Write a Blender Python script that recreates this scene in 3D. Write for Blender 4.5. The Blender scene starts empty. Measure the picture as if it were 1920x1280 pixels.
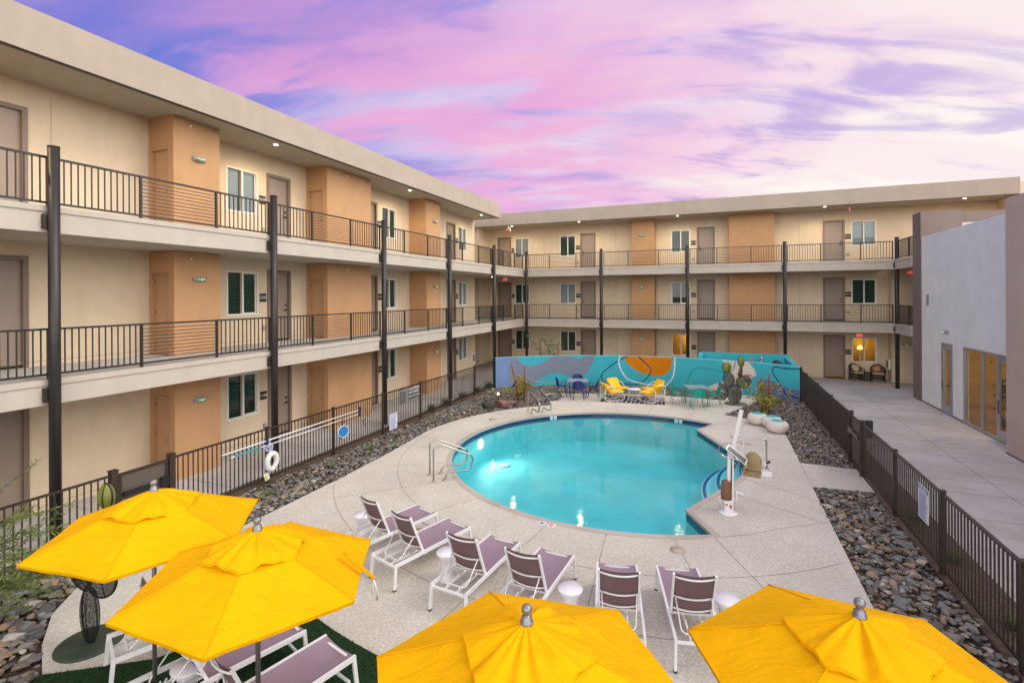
import bpy, bmesh, math, random
import numpy as np
from mathutils import Vector, Matrix, noise
R = math.radians
random.seed(7)
rng = np.random.default_rng(7)
S = bpy.context.scene
COL = S.collection

# ------------------------------------------------------------------ camera
cam = bpy.data.objects.new('camera', bpy.data.cameras.new('camera'))
COL.objects.link(cam)
cam.data.sensor_width = 36.0
cam.data.lens = 945.5 / 1920 * 36
cam.data.shift_y = (554.2 - 640) / 1920
cam.data.clip_start = 0.05
cam.data.clip_end = 3000
YAW, ROLL = .3828, -.0054
fwd = Vector((-math.sin(YAW), math.cos(YAW), 0))
rgt = Vector((math.cos(YAW), math.sin(YAW), 0))
up = Vector((0, 0, 1))
c_, s_ = math.cos(ROLL), math.sin(ROLL)
# image x axis / image up axis after the roll
ax = rgt * c_ + up * s_
ay = up * c_ - rgt * s_
m = Matrix((ax, ay, -fwd)).transposed().to_4x4()
m.translation = Vector((0, 0, 4.4))
cam.matrix_world = m
S.camera = cam
S.render.resolution_x, S.render.resolution_y = 1024, 682
S.render.engine = 'CYCLES'
S.cycles.use_denoising = True
S.cycles.max_bounces = 8
S.cycles.transparent_max_bounces = 16
S.cycles.sample_clamp_indirect = 4
S.cycles.caustics_reflective = False
S.cycles.caustics_refractive = False
S.view_settings.view_transform = 'Standard'
S.view_settings.look = 'None'
S.view_settings.exposure = 0.34
S.view_settings.gamma = 1


def lin(c):
    return tuple((v / 12.92 if v <= .04045 else ((v + .055) / 1.055) ** 2.4) for v in c)


def rgb(r, g, b):
    return (*lin((r / 255, g / 255, b / 255)), 1)


# ------------------------------------------------------------------ world: dusk sky with streaked clouds
W = bpy.data.worlds.new('World')
S.world = W
W.use_nodes = True


class NT:
    def __init__(s, tree):
        s.t = tree; s.n = tree.nodes; s.l = tree.links

    def add(s, kind, ins=None, **kw):
        n = s.n.new(kind)
        for k, v in kw.items():
            setattr(n, k, v)
        for k, v in (ins or {}).items():
            if hasattr(v, 'is_output') or isinstance(v, bpy.types.NodeSocket):
                s.l.new(v, n.inputs[k])
            else:
                n.inputs[k].default_value = v
        return n

    def math(s, op, a, b=0.0, clamp=False):
        return s.add('ShaderNodeMath', {0: a, 1: b}, operation=op, use_clamp=clamp).outputs[0]

    def ramp(s, fac, stops, interp='LINEAR'):
        n = s.add('ShaderNodeValToRGB', {0: fac})
        n.color_ramp.interpolation = interp
        e = n.color_ramp.elements
        e[0].position, e[0].color = stops[0][0], stops[0][1]
        e[1].position, e[1].color = stops[-1][0], stops[-1][1]
        for p, c in stops[1:-1]:
            x = e.new(p); x.color = c
        return n.outputs[0]

    def mix(s, f, a, b, mode='MIX'):
        n = s.add('ShaderNodeMix', data_type='RGBA', blend_type=mode)
        for k, v in ((0, f), (6, a), (7, b)):
            if isinstance(v, bpy.types.NodeSocket): s.l.new(v, n.inputs[k])
            else: n.inputs[k].default_value = v
        return n.outputs[2]

    def maprange(s, v, a, b, c=0.0, d=1.0, smooth=True):
        return s.add('ShaderNodeMapRange', {0: v, 1: a, 2: b, 3: c, 4: d}, interpolation_type='SMOOTHSTEP' if smooth else 'LINEAR').outputs[0]


SUN_EL, SUN_ROT = R(44), R(76)


def make_world():
    T = NT(W.node_tree)
    T.n.clear()
    tc = T.add('ShaderNodeTexCoord').outputs['Generated']
    sep = T.add('ShaderNodeSeparateXYZ', {0: tc})
    x, y, z = sep.outputs
    zz = T.math('MAXIMUM', z, 0.0)
    den = T.math('ADD', zz, .30)
    side = T.math('ADD', T.math('MULTIPLY', x, rgt.x), T.math('MULTIPLY', y, rgt.y))
    front = T.math('ADD', T.math('MULTIPLY', x, fwd.x), T.math('MULTIPLY', y, fwd.y))
    u = T.math('DIVIDE', side, den)
    v = T.math('ADD', T.math('DIVIDE', front, den), T.math('MULTIPLY', u, .10))
    P = T.add('ShaderNodeCombineXYZ', {0: u, 1: v, 2: 0.0}).outputs[0]
    mp = T.add('ShaderNodeMapping', {'Vector': P, 'Scale': (1.0, 1.9, 1), 'Location': (3.1, 1.4, 0)}).outputs[0]
    n1 = T.add('ShaderNodeTexNoise', {'Vector': mp, 'Scale': 1.15, 'Detail': 6, 'Roughness': .48, 'Distortion': .9}).outputs[0]
    mp2 = T.add('ShaderNodeMapping', {'Vector': P, 'Scale': (.75, 2.5, 1), 'Location': (2.2, 1.9, 0)}).outputs[0]
    n2 = T.add('ShaderNodeTexNoise', {'Vector': mp2, 'Scale': 1.0, 'Detail': 6, 'Roughness': .5, 'Distortion': .5}).outputs[0]
    mp3 = T.add('ShaderNodeMapping', {'Vector': P, 'Scale': (1.5, 4.6, 1), 'Location': (1.7, 2.2, 0)}).outputs[0]
    n3 = T.add('ShaderNodeTexNoise', {'Vector': mp3, 'Scale': 1.5, 'Detail': 8, 'Roughness': .60, 'Distortion': .6}).outputs[0]
    # side: how far to the right of the view axis the direction lies
    # base blue-violet to cream, driven by side, height and noise
    t = T.math('ADD', T.math('MULTIPLY', side, .72), T.math('MULTIPLY', zz, -.55))
    t = T.math('ADD', t, T.math('MULTIPLY', T.math('SUBTRACT', n1, .5), 1.25))
    t = T.math('ADD', t, T.math('MULTIPLY', T.math('SUBTRACT', n3, .5), .75))
    t = T.math('ADD', t, .67)
    base = T.ramp(t, [(0.0, rgb(96, 116, 214)), (.12, rgb(130, 136, 222)), (.26, rgb(174, 164, 228)), (.40, rgb(202, 186, 232)), (.58, rgb(224, 202, 236)), (.80, rgb(252, 234, 236)), (1, rgb(255, 247, 238))])
    # pink streaks
    pk = T.maprange(T.math('ADD', n2, T.math('MULTIPLY', T.math('SUBTRACT', n3, .5), .6)), .42, .56)
    low = T.maprange(zz, .66, .36)
    pk = T.math('MULTIPLY', pk, T.math('MULTIPLY', low, .74))
    pk = T.math('MULTIPLY', pk, T.maprange(side, .55, .05, .22, 1.0))
    pk = T.math('MULTIPLY', pk, T.maprange(side, -.60, -.38, .15, 1.0))
    col = T.mix(pk, base, rgb(240, 164, 214))
    # violet cloud bodies
    vi = T.maprange(T.math('ADD', T.math('MULTIPLY', n1, .5), T.math('MULTIPLY', n3, .5)), .50, .40)
    col = T.mix(T.math('MULTIPLY', vi, .55), col, rgb(170, 146, 218))
    hz = T.maprange(zz, .10, .0)
    hc = T.mix(T.maprange(side, -.1, .45), rgb(224, 170, 226), rgb(252, 238, 236))
    col = T.mix(T.math('MULTIPLY', hz, .7), col, hc)
    col = T.mix(1.0, col, (.76, .76, .76, 1), 'MULTIPLY')
    # unseen sky behind the camera: pale, even, brightened as added fill light
    gd = T.math('ADD', T.math('MULTIPLY', x, .75), T.math('MULTIPLY', y, -.66))
    back = T.maprange(gd, -.27, .30)
    top = T.maprange(z, .74, .92)
    glow = T.mix(T.maprange(z, .16, .74), (2.7, 2.58, 2.44, 1), (.84, .81, .84, 1))
    col = T.mix(T.math('MAXIMUM', back, top), col, glow)
    sky = T.add('ShaderNodeTexSky', sky_type='NISHITA')
    sky.sun_disc = False
    sky.sun_elevation = SUN_EL
    sky.sun_rotation = SUN_ROT
    col = T.mix(1.0, col, T.mix(1.0, (0, 0, 0, 1), T.mix(1.0, sky.outputs[0], (.008, .008, .008, 1), 'MULTIPLY'), 'ADD'), 'ADD')
    grd = T.maprange(z, -.02, -.1)
    col = T.mix(grd, col, (.18, .16, .15, 1))
    bg = T.add('ShaderNodeBackground', {0: col, 1: 1.0})
    out = T.add('ShaderNodeOutputWorld', {0: bg.outputs[0]})


make_world()

sun = bpy.data.objects.new('sun', bpy.data.lights.new('sun', 'SUN'))
COL.objects.link(sun)
sun.data.energy = 1.3
sun.data.angle = R(35)
sun.data.color = (1.0, .95, .88)
sun.rotation_euler = (R(46), 0, R(104))


# ------------------------------------------------------------------ materials
MATS = {}


def mat(name, color=(.5, .5, .5, 1), rough=.6, metal=0.0, mottle=0.0, mscale=3.0, bump=0.0, bscale=60.0, spec=.5, color2=None, obj=False, detail=5, bdist=.02):
    if name in MATS: return MATS[name]
    M = bpy.data.materials.new(name)
    M.use_nodes = True
    T = NT(M.node_tree)
    b = T.n['Principled BSDF']
    b.inputs['Base Color'].default_value = color
    b.inputs['Roughness'].default_value = rough
    b.inputs['Metallic'].default_value = metal
    b.inputs['Specular IOR Level'].default_value = spec
    pos = None
    if mottle or bump:
        pos = T.add('ShaderNodeTexCoord').outputs['Object'] if obj else T.add('ShaderNodeNewGeometry').outputs['Position']
    if mottle:
        n = T.add('ShaderNodeTexNoise', {'Vector': pos, 'Scale': mscale, 'Detail': detail, 'Roughness': .6}).outputs[0]
        f = T.maprange(n, .3, .7)
        c2 = color2 or tuple(v * (1 - mottle) for v in color[:3]) + (1,)
        c1 = color if color2 else tuple(min(1, v * (1 + mottle * .5)) for v in color[:3]) + (1,)
        T.l.new(T.mix(f, c2, c1), b.inputs['Base Color'])
    if bump:
        n = T.add('ShaderNodeTexNoise', {'Vector': pos, 'Scale': bscale, 'Detail': 3, 'Roughness': .6}).outputs[0]
        bp = T.add('ShaderNodeBump', {'Strength': bump, 'Distance': bdist, 'Height': n})
        T.l.new(bp.outputs[0], b.inputs['Normal'])
    MATS[name] = M
    return M


def emis(name, color, strength):
    M = bpy.data.materials.new(name); M.use_nodes = True
    b = M.node_tree.nodes['Principled BSDF']
    b.inputs['Base Color'].default_value = color
    b.inputs['Emission Color'].default_value = color
    b.inputs['Emission Strength'].default_value = strength
    MATS[name] = M
    return M


def glassy(name, tint, f0=1.45, rough=.0, bump=0.0, bscale=8.0, stretch=(1, 1, 1)):
    """clear sheet: tinted straight-through light plus a Fresnel reflection"""
    M = bpy.data.materials.new(name); M.use_nodes = True
    T = NT(M.node_tree); T.n.clear()
    tr = T.add('ShaderNodeBsdfTransparent', {0: tint})
    gl = T.add('ShaderNodeBsdfGlossy', {0: (1, 1, 1, 1), 'Roughness': rough})
    nrm = None
    if bump:
        pos = T.add('ShaderNodeNewGeometry').outputs['Position']
        mp = T.add('ShaderNodeMapping', {'Vector': pos, 'Scale': stretch}).outputs[0]
        n = T.add('ShaderNodeTexNoise', {'Vector': mp, 'Scale': bscale, 'Detail': 4, 'Roughness': .6}).outputs[0]
        n2 = T.add('ShaderNodeTexNoise', {'Vector': mp, 'Scale': bscale * .22, 'Detail': 2}).outputs[0]
        h = T.math('ADD', n, T.math('MULTIPLY', n2, 1.2))
        bp = T.add('ShaderNodeBump', {'Strength': bump, 'Distance': .02, 'Height': h})
        T.l.new(bp.outputs[0], gl.inputs['Normal']); nrm = bp.outputs[0]
    ge = T.add('ShaderNodeNewGeometry')
    dt = T.add('ShaderNodeVectorMath', {0: ge.outputs['Incoming'], 1: nrm or ge.outputs['Normal']}, operation='DOT_PRODUCT').outputs['Value']
    q = T.math('SUBTRACT', 1.0, T.math('ABSOLUTE', dt), True)
    F0 = ((f0 - 1) / (f0 + 1)) ** 2
    fr = T.math('ADD', T.math('MULTIPLY', T.math('POWER', q, 5.0), 1 - F0), F0, True)
    mx = T.add('ShaderNodeMixShader', {0: fr, 1: tr.outputs[0], 2: gl.outputs[0]})
    T.add('ShaderNodeOutputMaterial', {0: mx.outputs[0]})
    MATS[name] = M
    return M


def stucco(name, c, bump=.25):
    """sand-finish render: trowel-cloud tone, fine grain, faint vertical weathering"""
    M = bpy.data.materials.new(name); M.use_nodes = True
    T = NT(M.node_tree); b = T.n['Principled BSDF']
    b.inputs['Roughness'].default_value = .9
    b.inputs['Specular IOR Level'].default_value = .2
    pos = T.add('ShaderNodeNewGeometry').outputs['Position']
    n = T.add('ShaderNodeTexNoise', {'Vector': pos, 'Scale': 1.4, 'Detail': 7, 'Roughness': .62}).outputs[0]
    mp = T.add('ShaderNodeMapping', {'Vector': pos, 'Scale': (3.2, 3.2, .35)}).outputs[0]
    n2 = T.add('ShaderNodeTexNoise', {'Vector': mp, 'Scale': 1.5, 'Detail': 4}).outputs[0]
    f = T.math('ADD', T.math('MULTIPLY', n, .7), T.math('MULTIPLY', n2, .3))
    lo = tuple(v * .92 for v in c[:3]) + (1,); hi = tuple(min(1, v * 1.03) for v in c[:3]) + (1,)
    col = T.mix(T.maprange(f, .34, .66), lo, hi)
    g = T.add('ShaderNodeTexNoise', {'Vector': pos, 'Scale': 160, 'Detail': 2}).outputs[0]
    col = T.mix(T.maprange(g, .35, .65, 0, .12), col, tuple(v * .6 for v in c[:3]) + (1,))
    T.l.new(col, b.inputs['Base Color'])
    g2 = T.add('ShaderNodeTexNoise', {'Vector': pos, 'Scale': 45, 'Detail': 4, 'Roughness': .7}).outputs[0]
    bp = T.add('ShaderNodeBump', {'Strength': bump, 'Distance': .01, 'Height': g2})
    T.l.new(bp.outputs[0], b.inputs['Normal'])
    MATS[name] = M
    return M


M_WALL = stucco('stucco_cream', rgb(221, 202, 175))
M_PIER = stucco('stucco_tan', rgb(196, 153, 113))
M_FASCIA = stucco('stucco_taupe', rgb(178, 164, 150))
M_SLAB = stucco('slab_edge_plaster', rgb(192, 182, 170))
M_SOFFIT = mat('soffit', rgb(168, 158, 142), .8, mottle=.05)
M_WALK = None
M_DOOR = mat('door_taupe', rgb(150, 133, 121), .45, mottle=.04, mscale=1.5)
M_DFRAME = mat('door_frame_brown', rgb(128, 108, 96), .45)
M_CLOSET = mat('closet_door_tan', rgb(184, 143, 106), .5, mottle=.05)
M_BRONZE = mat('dark_bronze_metal', rgb(52, 48, 45), .42, .25, mottle=.12, mscale=6, spec=.5)
M_FENCE = mat('brown_bronze_fence', rgb(60, 50, 43), .45, .2, mottle=.15, mscale=5)
M_VINYL = mat('white_vinyl', rgb(232, 228, 220), .45)
M_WHITE = mat('white_painted_metal', rgb(228, 228, 228), .35, mottle=.04, mscale=20)
M_SLATS = mat('blind_slats', rgb(205, 205, 215), .5)
M_SLATD = mat('blind_slats_dark', rgb(112, 140, 128), .5)
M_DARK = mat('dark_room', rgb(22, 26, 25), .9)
M_BLACK = mat('black_plastic', rgb(26, 25, 25), .5)
M_STEEL = mat('brushed_steel', rgb(190, 185, 178), .22, 1.0, mottle=.1, mscale=30)
M_SILVER = mat('silver_knob', rgb(140, 140, 144), .42, .7)
M_GLASS = glassy('window_glass', (.80, .90, .86, 1), 1.5, .01)
M_GLASS2 = glassy('storefront_glass', (.80, .76, .68, 1), 1.5, .01)
M_TEAL = mat('teal_paint', rgb(25, 150, 135), .4)
M_NAVY = mat('navy_paint', rgb(22, 45, 110), .4)
M_YEL = mat('yellow_cushion', rgb(250, 190, 0), .8, mottle=.06, mscale=9, bump=.3, bscale=25)
M_PLATE = mat('dark_sign_plate', rgb(40, 33, 30), .5)
M_LETTER = mat('white_lettering', rgb(235, 232, 225), .5)
M_STAKE = mat('rust_stake', rgb(128, 74, 46), .8, mottle=.3, mscale=20)
M_BARK = mat('bark', rgb(96, 78, 60), .9, mottle=.3, mscale=25, bump=.6, bscale=60)
M_WARM = emis('lamp_disc', (1.0, .84, .58, 1), 14)
M_EXIT = emis('exit_red', rgb(220, 25, 22), .9)
M_GREEN = emis('green_led', (.05, .9, .2, 1), 1.8)
M_SHADE = emis('lamp_shade_glow', (1.0, .72, .25, 1), 1.2)
M_AMBER = mat('amber_room', rgb(190, 140, 50), .8, mottle=.3, mscale=2)
M_TILE = mat('navy_tile', rgb(20, 70, 110), .15, mottle=.5, mscale=14)


def concrete(name, base, dark, joint=None, lace=False, bump=.3):
    M = bpy.data.materials.new(name); M.use_nodes = True
    T = NT(M.node_tree); b = T.n['Principled BSDF']
    b.inputs['Roughness'].default_value = .85
    b.inputs['Specular IOR Level'].default_value = .3
    pos = T.add('ShaderNodeNewGeometry').outputs['Position']
    n = T.add('ShaderNodeTexNoise', {'Vector': pos, 'Scale': .55, 'Detail': 7, 'Roughness': .62, 'Distortion': .3}).outputs[0]
    col = T.mix(T.maprange(n, .3, .7), dark, base)
    if lace:
        v = T.add('ShaderNodeTexNoise', {'Vector': pos, 'Scale': 26, 'Detail': 4, 'Roughness': .65, 'Distortion': 1.2}).outputs[0]
        f = T.maprange(v, .44, .56)
        col = T.mix(T.math('MULTIPLY', f, .42), col, tuple(x * .48 for x in base[:3]) + (1,))
        v2 = T.add('ShaderNodeTexNoise', {'Vector': pos, 'Scale': 90, 'Detail': 2}).outputs[0]
        col = T.mix(T.maprange(v2, .5, .7, 0, .25), col, tuple(x * .4 for x in base[:3]) + (1,))
        h = T.math('SUBTRACT', 1.0, f)
        bp = T.add('ShaderNodeBump', {'Strength': bump, 'Distance': .006, 'Height': h})
    else:
        mp = T.add('ShaderNodeMapping', {'Vector': pos, 'Scale': (.5, 2.2, 1)}).outputs[0]
        v = T.add('ShaderNodeTexNoise', {'Vector': mp, 'Scale': 1.6, 'Detail': 6, 'Roughness': .65}).outputs[0]
        col = T.mix(T.maprange(v, .52, .68, 0, .35), col, tuple(x * .62 for x in dark[:3]) + (1,))
        g = T.add('ShaderNodeTexNoise', {'Vector': pos, 'Scale': 80, 'Detail': 3}).outputs[0]
        col = T.mix(T.maprange(g, .4, .7, 0, .2), col, tuple(x * .6 for x in dark[:3]) + (1,))
        bp = T.add('ShaderNodeBump', {'Strength': bump, 'Distance': .004, 'Height': g})
    T.l.new(col, b.inputs['Base Color'])
    T.l.new(bp.outputs[0], b.inputs['Normal'])
    MATS[name] = M
    return M


M_DECK = concrete('acrylic_lace_deck', rgb(220, 214, 202), rgb(206, 198, 186), lace=True, bump=.5)
M_COPING = concrete('pool_coping', rgb(196, 184, 174), rgb(176, 164, 154))
M_WALK = concrete('broom_concrete', rgb(204, 200, 196), rgb(182, 177, 171))
M_JOINT = mat('deck_joint', rgb(138, 128, 120), .9)
M_GROUND = mat('dirt', rgb(96, 78, 62), .95, mottle=.4, mscale=9, bump=.8, bscale=40)


def rockmat():
    M = bpy.data.materials.new('landscape_rock'); M.use_nodes = True
    T = NT(M.node_tree); b = T.n['Principled BSDF']
    b.inputs['Roughness'].default_value = .75
    g = T.add('ShaderNodeNewGeometry')
    at = T.add('ShaderNodeAttribute', attribute_name='tone').outputs['Fac']
    oi = T.add('ShaderNodeObjectInfo').outputs['Random']
    r = T.math('FRACT', T.math('ADD', at, T.math('MULTIPLY', oi, 7.31)))
    col = T.ramp(r, [(0, rgb(122, 124, 124)), (.16, rgb(104, 98, 94)), (.3, rgb(146, 130, 112)), (.44, rgb(130, 130, 124)), (.56, rgb(116, 104, 92)), (.68, rgb(164, 136, 108)), (.76, rgb(140, 136, 128)), (.86, rgb(88, 88, 90)), (.94, rgb(180, 174, 164)), (.99, rgb(158, 108, 80))], 'CONSTANT')
    n = T.add('ShaderNodeTexNoise', {'Vector': g.outputs['Position'], 'Scale': 22, 'Detail': 6, 'Roughness': .7}).outputs[0]
    col = T.mix(T.maprange(n, .35, .65, 0, .55), col, T.mix(.5, col, (.04, .035, .03, 1)))
    T.l.new(col, b.inputs['Base Color'])
    n2 = T.add('ShaderNodeTexNoise', {'Vector': g.outputs['Position'], 'Scale': 60, 'Detail': 4}).outputs[0]
    bp = T.add('ShaderNodeBump', {'Strength': .5, 'Distance': .01, 'Height': n2})
    T.l.new(bp.outputs[0], b.inputs['Normal'])
    return M


M_ROCK = rockmat()


def gravelmat():
    M = bpy.data.materials.new('brown_gravel'); M.use_nodes = True
    T = NT(M.node_tree); b = T.n['Principled BSDF']
    b.inputs['Roughness'].default_value = .95
    pos = T.add('ShaderNodeNewGeometry').outputs['Position']
    v = T.add('ShaderNodeTexVoronoi', {'Vector': pos, 'Scale': 38})
    sep = T.add('ShaderNodeSeparateColor', {0: v.outputs['Color']}).outputs[0]
    col = T.ramp(sep, [(0, rgb(112, 94, 78)), (.35, rgb(84, 68, 56)), (.6, rgb(134, 116, 98)), (.85, rgb(98, 88, 80))])
    T.l.new(col, b.inputs['Base Color'])
    bp = T.add('ShaderNodeBump', {'Strength': 1.0, 'Distance': .02, 'Height': v.outputs['Distance']})
    bp.invert = True
    T.l.new(bp.outputs[0], b.inputs['Normal'])
    return M


M_GRAVEL = gravelmat()


def leafmat(name, a, b_):
    M = bpy.data.materials.new(name); M.use_nodes = True
    T = NT(M.node_tree); b = T.n['Principled BSDF']
    g = T.add('ShaderNodeNewGeometry')
    T.l.new(T.mix(g.outputs['Random Per Island'], a, b_), b.inputs['Base Color'])
    b.inputs['Roughness'].default_value = .55
    tl = T.add('ShaderNodeBsdfTranslucent'); T.l.new(T.mix(g.outputs['Random Per Island'], a, b_), tl.inputs[0])
    mx = T.add('ShaderNodeMixShader', {0: .25, 1: b.outputs[0], 2: tl.outputs[0]})
    T.l.new(mx.outputs[0], T.n['Material Output'].inputs[0])
    return M


M_LEAF = leafmat('green_leaves', rgb(84, 104, 52), rgb(128, 146, 74))
M_LEAFY = leafmat('yellow_green_leaves', rgb(88, 112, 48), rgb(176, 170, 62))
M_LEAFS = leafmat('sage_leaves', rgb(100, 118, 82), rgb(146, 158, 112))
M_GRASS = leafmat('turf_blades', rgb(24, 62, 22), rgb(44, 92, 34))
M_TUFT = leafmat('tuft_blades', rgb(60, 84, 40), rgb(110, 128, 62))
M_FLOWY = leafmat('yellow_flowers', rgb(240, 205, 30), rgb(250, 222, 70))
M_SUCC = leafmat('red_succulent', rgb(140, 90, 70), rgb(130, 128, 76))


def fabric(name, c, wscale=0.0, trans=0.0, wr=.12, cs=5.0):
    M = bpy.data.materials.new(name); M.use_nodes = True
    T = NT(M.node_tree); b = T.n['Principled BSDF']
    b.inputs['Roughness'].default_value = .85
    b.inputs['Specular IOR Level'].default_value = .12
    b.inputs['Sheen Weight'].default_value = 0.0
    pos = T.add('ShaderNodeTexCoord').outputs['Object']
    n = T.add('ShaderNodeTexNoise', {'Vector': pos, 'Scale': 2.5, 'Detail': 4}).outputs[0]
    col = T.mix(T.maprange(n, .3, .7), tuple(v * .9 for v in c[:3]) + (1,), c)
    T.l.new(col, b.inputs['Base Color'])
    mp = T.add('ShaderNodeMapping', {'Vector': pos, 'Rotation': (.3, .2, .6), 'Scale': (1, 2.4, 1)}).outputs[0]
    n2 = T.add('ShaderNodeTexNoise', {'Vector': mp, 'Scale': cs, 'Detail': 4, 'Distortion': 1.0, 'Roughness': .5}).outputs[0]
    bp = T.add('ShaderNodeBump', {'Strength': wr, 'Distance': .06, 'Height': n2})
    if wscale:
        w = T.add('ShaderNodeTexNoise', {'Vector': pos, 'Scale': wscale, 'Detail': 1}).outputs[0]
        bp2 = T.add('ShaderNodeBump', {'Strength': .12, 'Distance': .002, 'Height': w})
        T.l.new(bp.outputs[0], bp2.inputs['Normal'])
        T.l.new(bp2.outputs[0], b.inputs['Normal'])
    else:
        T.l.new(bp.outputs[0], b.inputs['Normal'])
    if trans:
        tl = T.add('ShaderNodeBsdfTranslucent', {0: c})
        mx = T.add('ShaderNodeMixShader', {0: trans, 1: b.outputs[0], 2: tl.outputs[0]})
        T.l.new(mx.outputs[0], T.n['Material Output'].inputs[0])
    return M


M_UMB = fabric('yellow_canvas', rgb(246, 181, 0), 500, .10, .45, 3.0)
M_SLING = fabric('mauve_sling', rgb(158, 136, 150), 900, .10, .0)
M_SLING_SHADE = fabric('mauve_sling_shaded', rgb(122, 98, 100), 900, .06, .0)  # darker sling for the backrest, its shaded side put into the colour

# ------------------------------------------------------------------ mesh builder
class MB:
    def __init__(s):
        s.v = []; s.f = []; s.m = []; s.sm = []

    def add(s, vs, fs, mi=0, smooth=False):
        o = len(s.v)
        s.v += [tuple(p) for p in vs]
        s.f += [tuple(i + o for i in f) for f in fs]
        s.m += [mi] * len(fs); s.sm += [smooth] * len(fs)
        return s

    def box(s, x0, x1, y0, y1, z0, z1, mi=0, mtx=None):
        vs = [Vector((x, y, z)) for z in (z0, z1) for y in (y0, y1) for x in (x0, x1)]
        if mtx: vs = [mtx @ v for v in vs]
        return s.add(vs, [(0, 2, 3, 1), (4, 5, 7, 6), (0, 1, 5, 4), (2, 6, 7, 3), (0, 4, 6, 2), (1, 3, 7, 5)], mi)

    def bar(s, a, b, w, h, mi=0, upv=(0, 0, 1)):
        a, b = Vector(a), Vector(b); d = (b - a); L = d.length
        if L < 1e-6: return s
        d /= L; u = Vector(upv)
        if abs(d.dot(u)) > .97: u = Vector((0, 1, 0)) if abs(d.y) < .9 else Vector((1, 0, 0))
        x = d.cross(u).normalized(); z = x.cross(d).normalized()
        vs = [p + x * (i * w / 2) + z * (j * h / 2) for p in (a, b) for i, j in ((-1, -1), (1, -1), (1, 1), (-1, 1))]
        return s.add(vs, [(3, 2, 1, 0), (4, 5, 6, 7), (0, 1, 5, 4), (1, 2, 6, 5), (2, 3, 7, 6), (3, 0, 4, 7)], mi)

    def tube(s, pts, r, n=8, mi=0, closed=False, caps=True):
        P = [Vector(p) for p in pts]; k = len(P); rr = r if isinstance(r, (list, tuple)) else [r] * k
        rings = []; prev = None
        for i in range(k):
            if closed: t = P[(i + 1) % k] - P[i - 1]
            else: t = P[min(i + 1, k - 1)] - P[max(i - 1, 0)]
            t = t.normalized() if t.length > 1e-9 else Vector((0, 0, 1))
            if prev is None:
                a = Vector((0, 0, 1)) if abs(t.z) < .9 else Vector((1, 0, 0))
                x = t.cross(a).normalized()
            else:
                x = (prev - t * prev.dot(t))
                x = x.normalized() if x.length > 1e-6 else t.orthogonal().normalized()
            prev = x; y = t.cross(x)
            rings.append([P[i] + (x * math.cos(2 * math.pi * j / n) + y * math.sin(2 * math.pi * j / n)) * rr[i] for j in range(n)])
        vs = [p for q in rings for p in q]; fs = []
        for i in range(k if closed else k - 1):
            a, b = i * n, ((i + 1) % k) * n
            for j in range(n):
                fs.append((a + j, a + (j + 1) % n, b + (j + 1) % n, b + j))
        if caps and not closed:
            fs.append(tuple(range(n - 1, -1, -1))); fs.append(tuple((k - 1) * n + j for j in range(n)))
        return s.add(vs, fs, mi, True)

    def lathe(s, prof, c=(0, 0, 0), n=20, mi=0, mtx=None, smooth=True):
        vs = []; fs = []
        for r, z in prof:
            for j in range(n):
                a = 2 * math.pi * j / n
                vs.append(Vector((c[0] + r * math.cos(a), c[1] + r * math.sin(a), c[2] + z)))
        for i in range(len(prof) - 1):
            for j in range(n):
                fs.append((i * n + j, i * n + (j + 1) % n, (i + 1) * n + (j + 1) % n, (i + 1) * n + j))
        fs.append(tuple(range(n - 1, -1, -1))); fs.append(tuple((len(prof) - 1) * n + j for j in range(n)))
        if mtx: vs = [mtx @ v for v in vs]
        return s.add(vs, fs, mi, smooth)

    def prism(s, poly, z0, z1, mi=0):
        """vertical prism over a polygon (may be concave), triangulated caps"""
        bm = bmesh.new()
        vs = [bm.verts.new((x, y, z1)) for x, y in poly]
        es = [bm.edges.new((vs[i], vs[(i + 1) % len(vs)])) for i in range(len(vs))]
        bmesh.ops.triangle_fill(bm, use_beauty=True, edges=es)
        bm.normal_update(); bm.verts.index_update()
        V = [v.co.copy() for v in bm.verts]
        F = [tuple(v.index for v in (f.verts if f.normal.z > 0 else reversed(f.verts))) for f in bm.faces]
        bm.free()
        n = len(poly)
        s.add(V, F, mi)
        if z0 is not None:
            s.add([(x, y, z0) for x, y in poly] + [(x, y, z1) for x, y in poly], [(i, (i + 1) % n, n + (i + 1) % n, n + i) for i in range(n)], mi)
        return s

    def ell(s, c, r, mi=0, n=12, k=8, mtx=None):
        vs = []; fs = []
        for i in range(k + 1):
            t = math.pi * i / k
            for j in range(n):
                a = 2 * math.pi * j / n
                vs.append(Vector((c[0] + r[0] * math.sin(t) * math.cos(a), c[1] + r[1] * math.sin(t) * math.sin(a), c[2] + r[2] * math.cos(t))))
        for i in range(k):
            for j in range(n):
                fs.append((i * n + j, (i + 1) * n + j, (i + 1) * n + (j + 1) % n, i * n + (j + 1) % n))
        if mtx: vs = [mtx @ v for v in vs]
        return s.add(vs, fs, mi, True)

    def build(s, name, mats, parent=None, org=None, world=True):
        me = bpy.data.meshes.new(name)
        off = Vector((0, 0, 0))
        root = parent
        while root is not None and root.parent is not None: root = root.parent
        if parent is not None and world: off = root.location.copy()
        if parent is None and org is not None: off = Vector(org)
        me.from_pydata([tuple(Vector(p) - off) for p in s.v], [], s.f)
        if not isinstance(mats, (list, tuple)): mats = [mats]
        for q in mats: me.materials.append(q)
        me.polygons.foreach_set('material_index', s.m)
        me.polygons.foreach_set('use_smooth', s.sm)
        me.update()
        o = bpy.data.objects.new(name, me)
        COL.objects.link(o)
        if parent is not None: o.parent = parent
        elif org is not None: o.location = off
        return o


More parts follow.
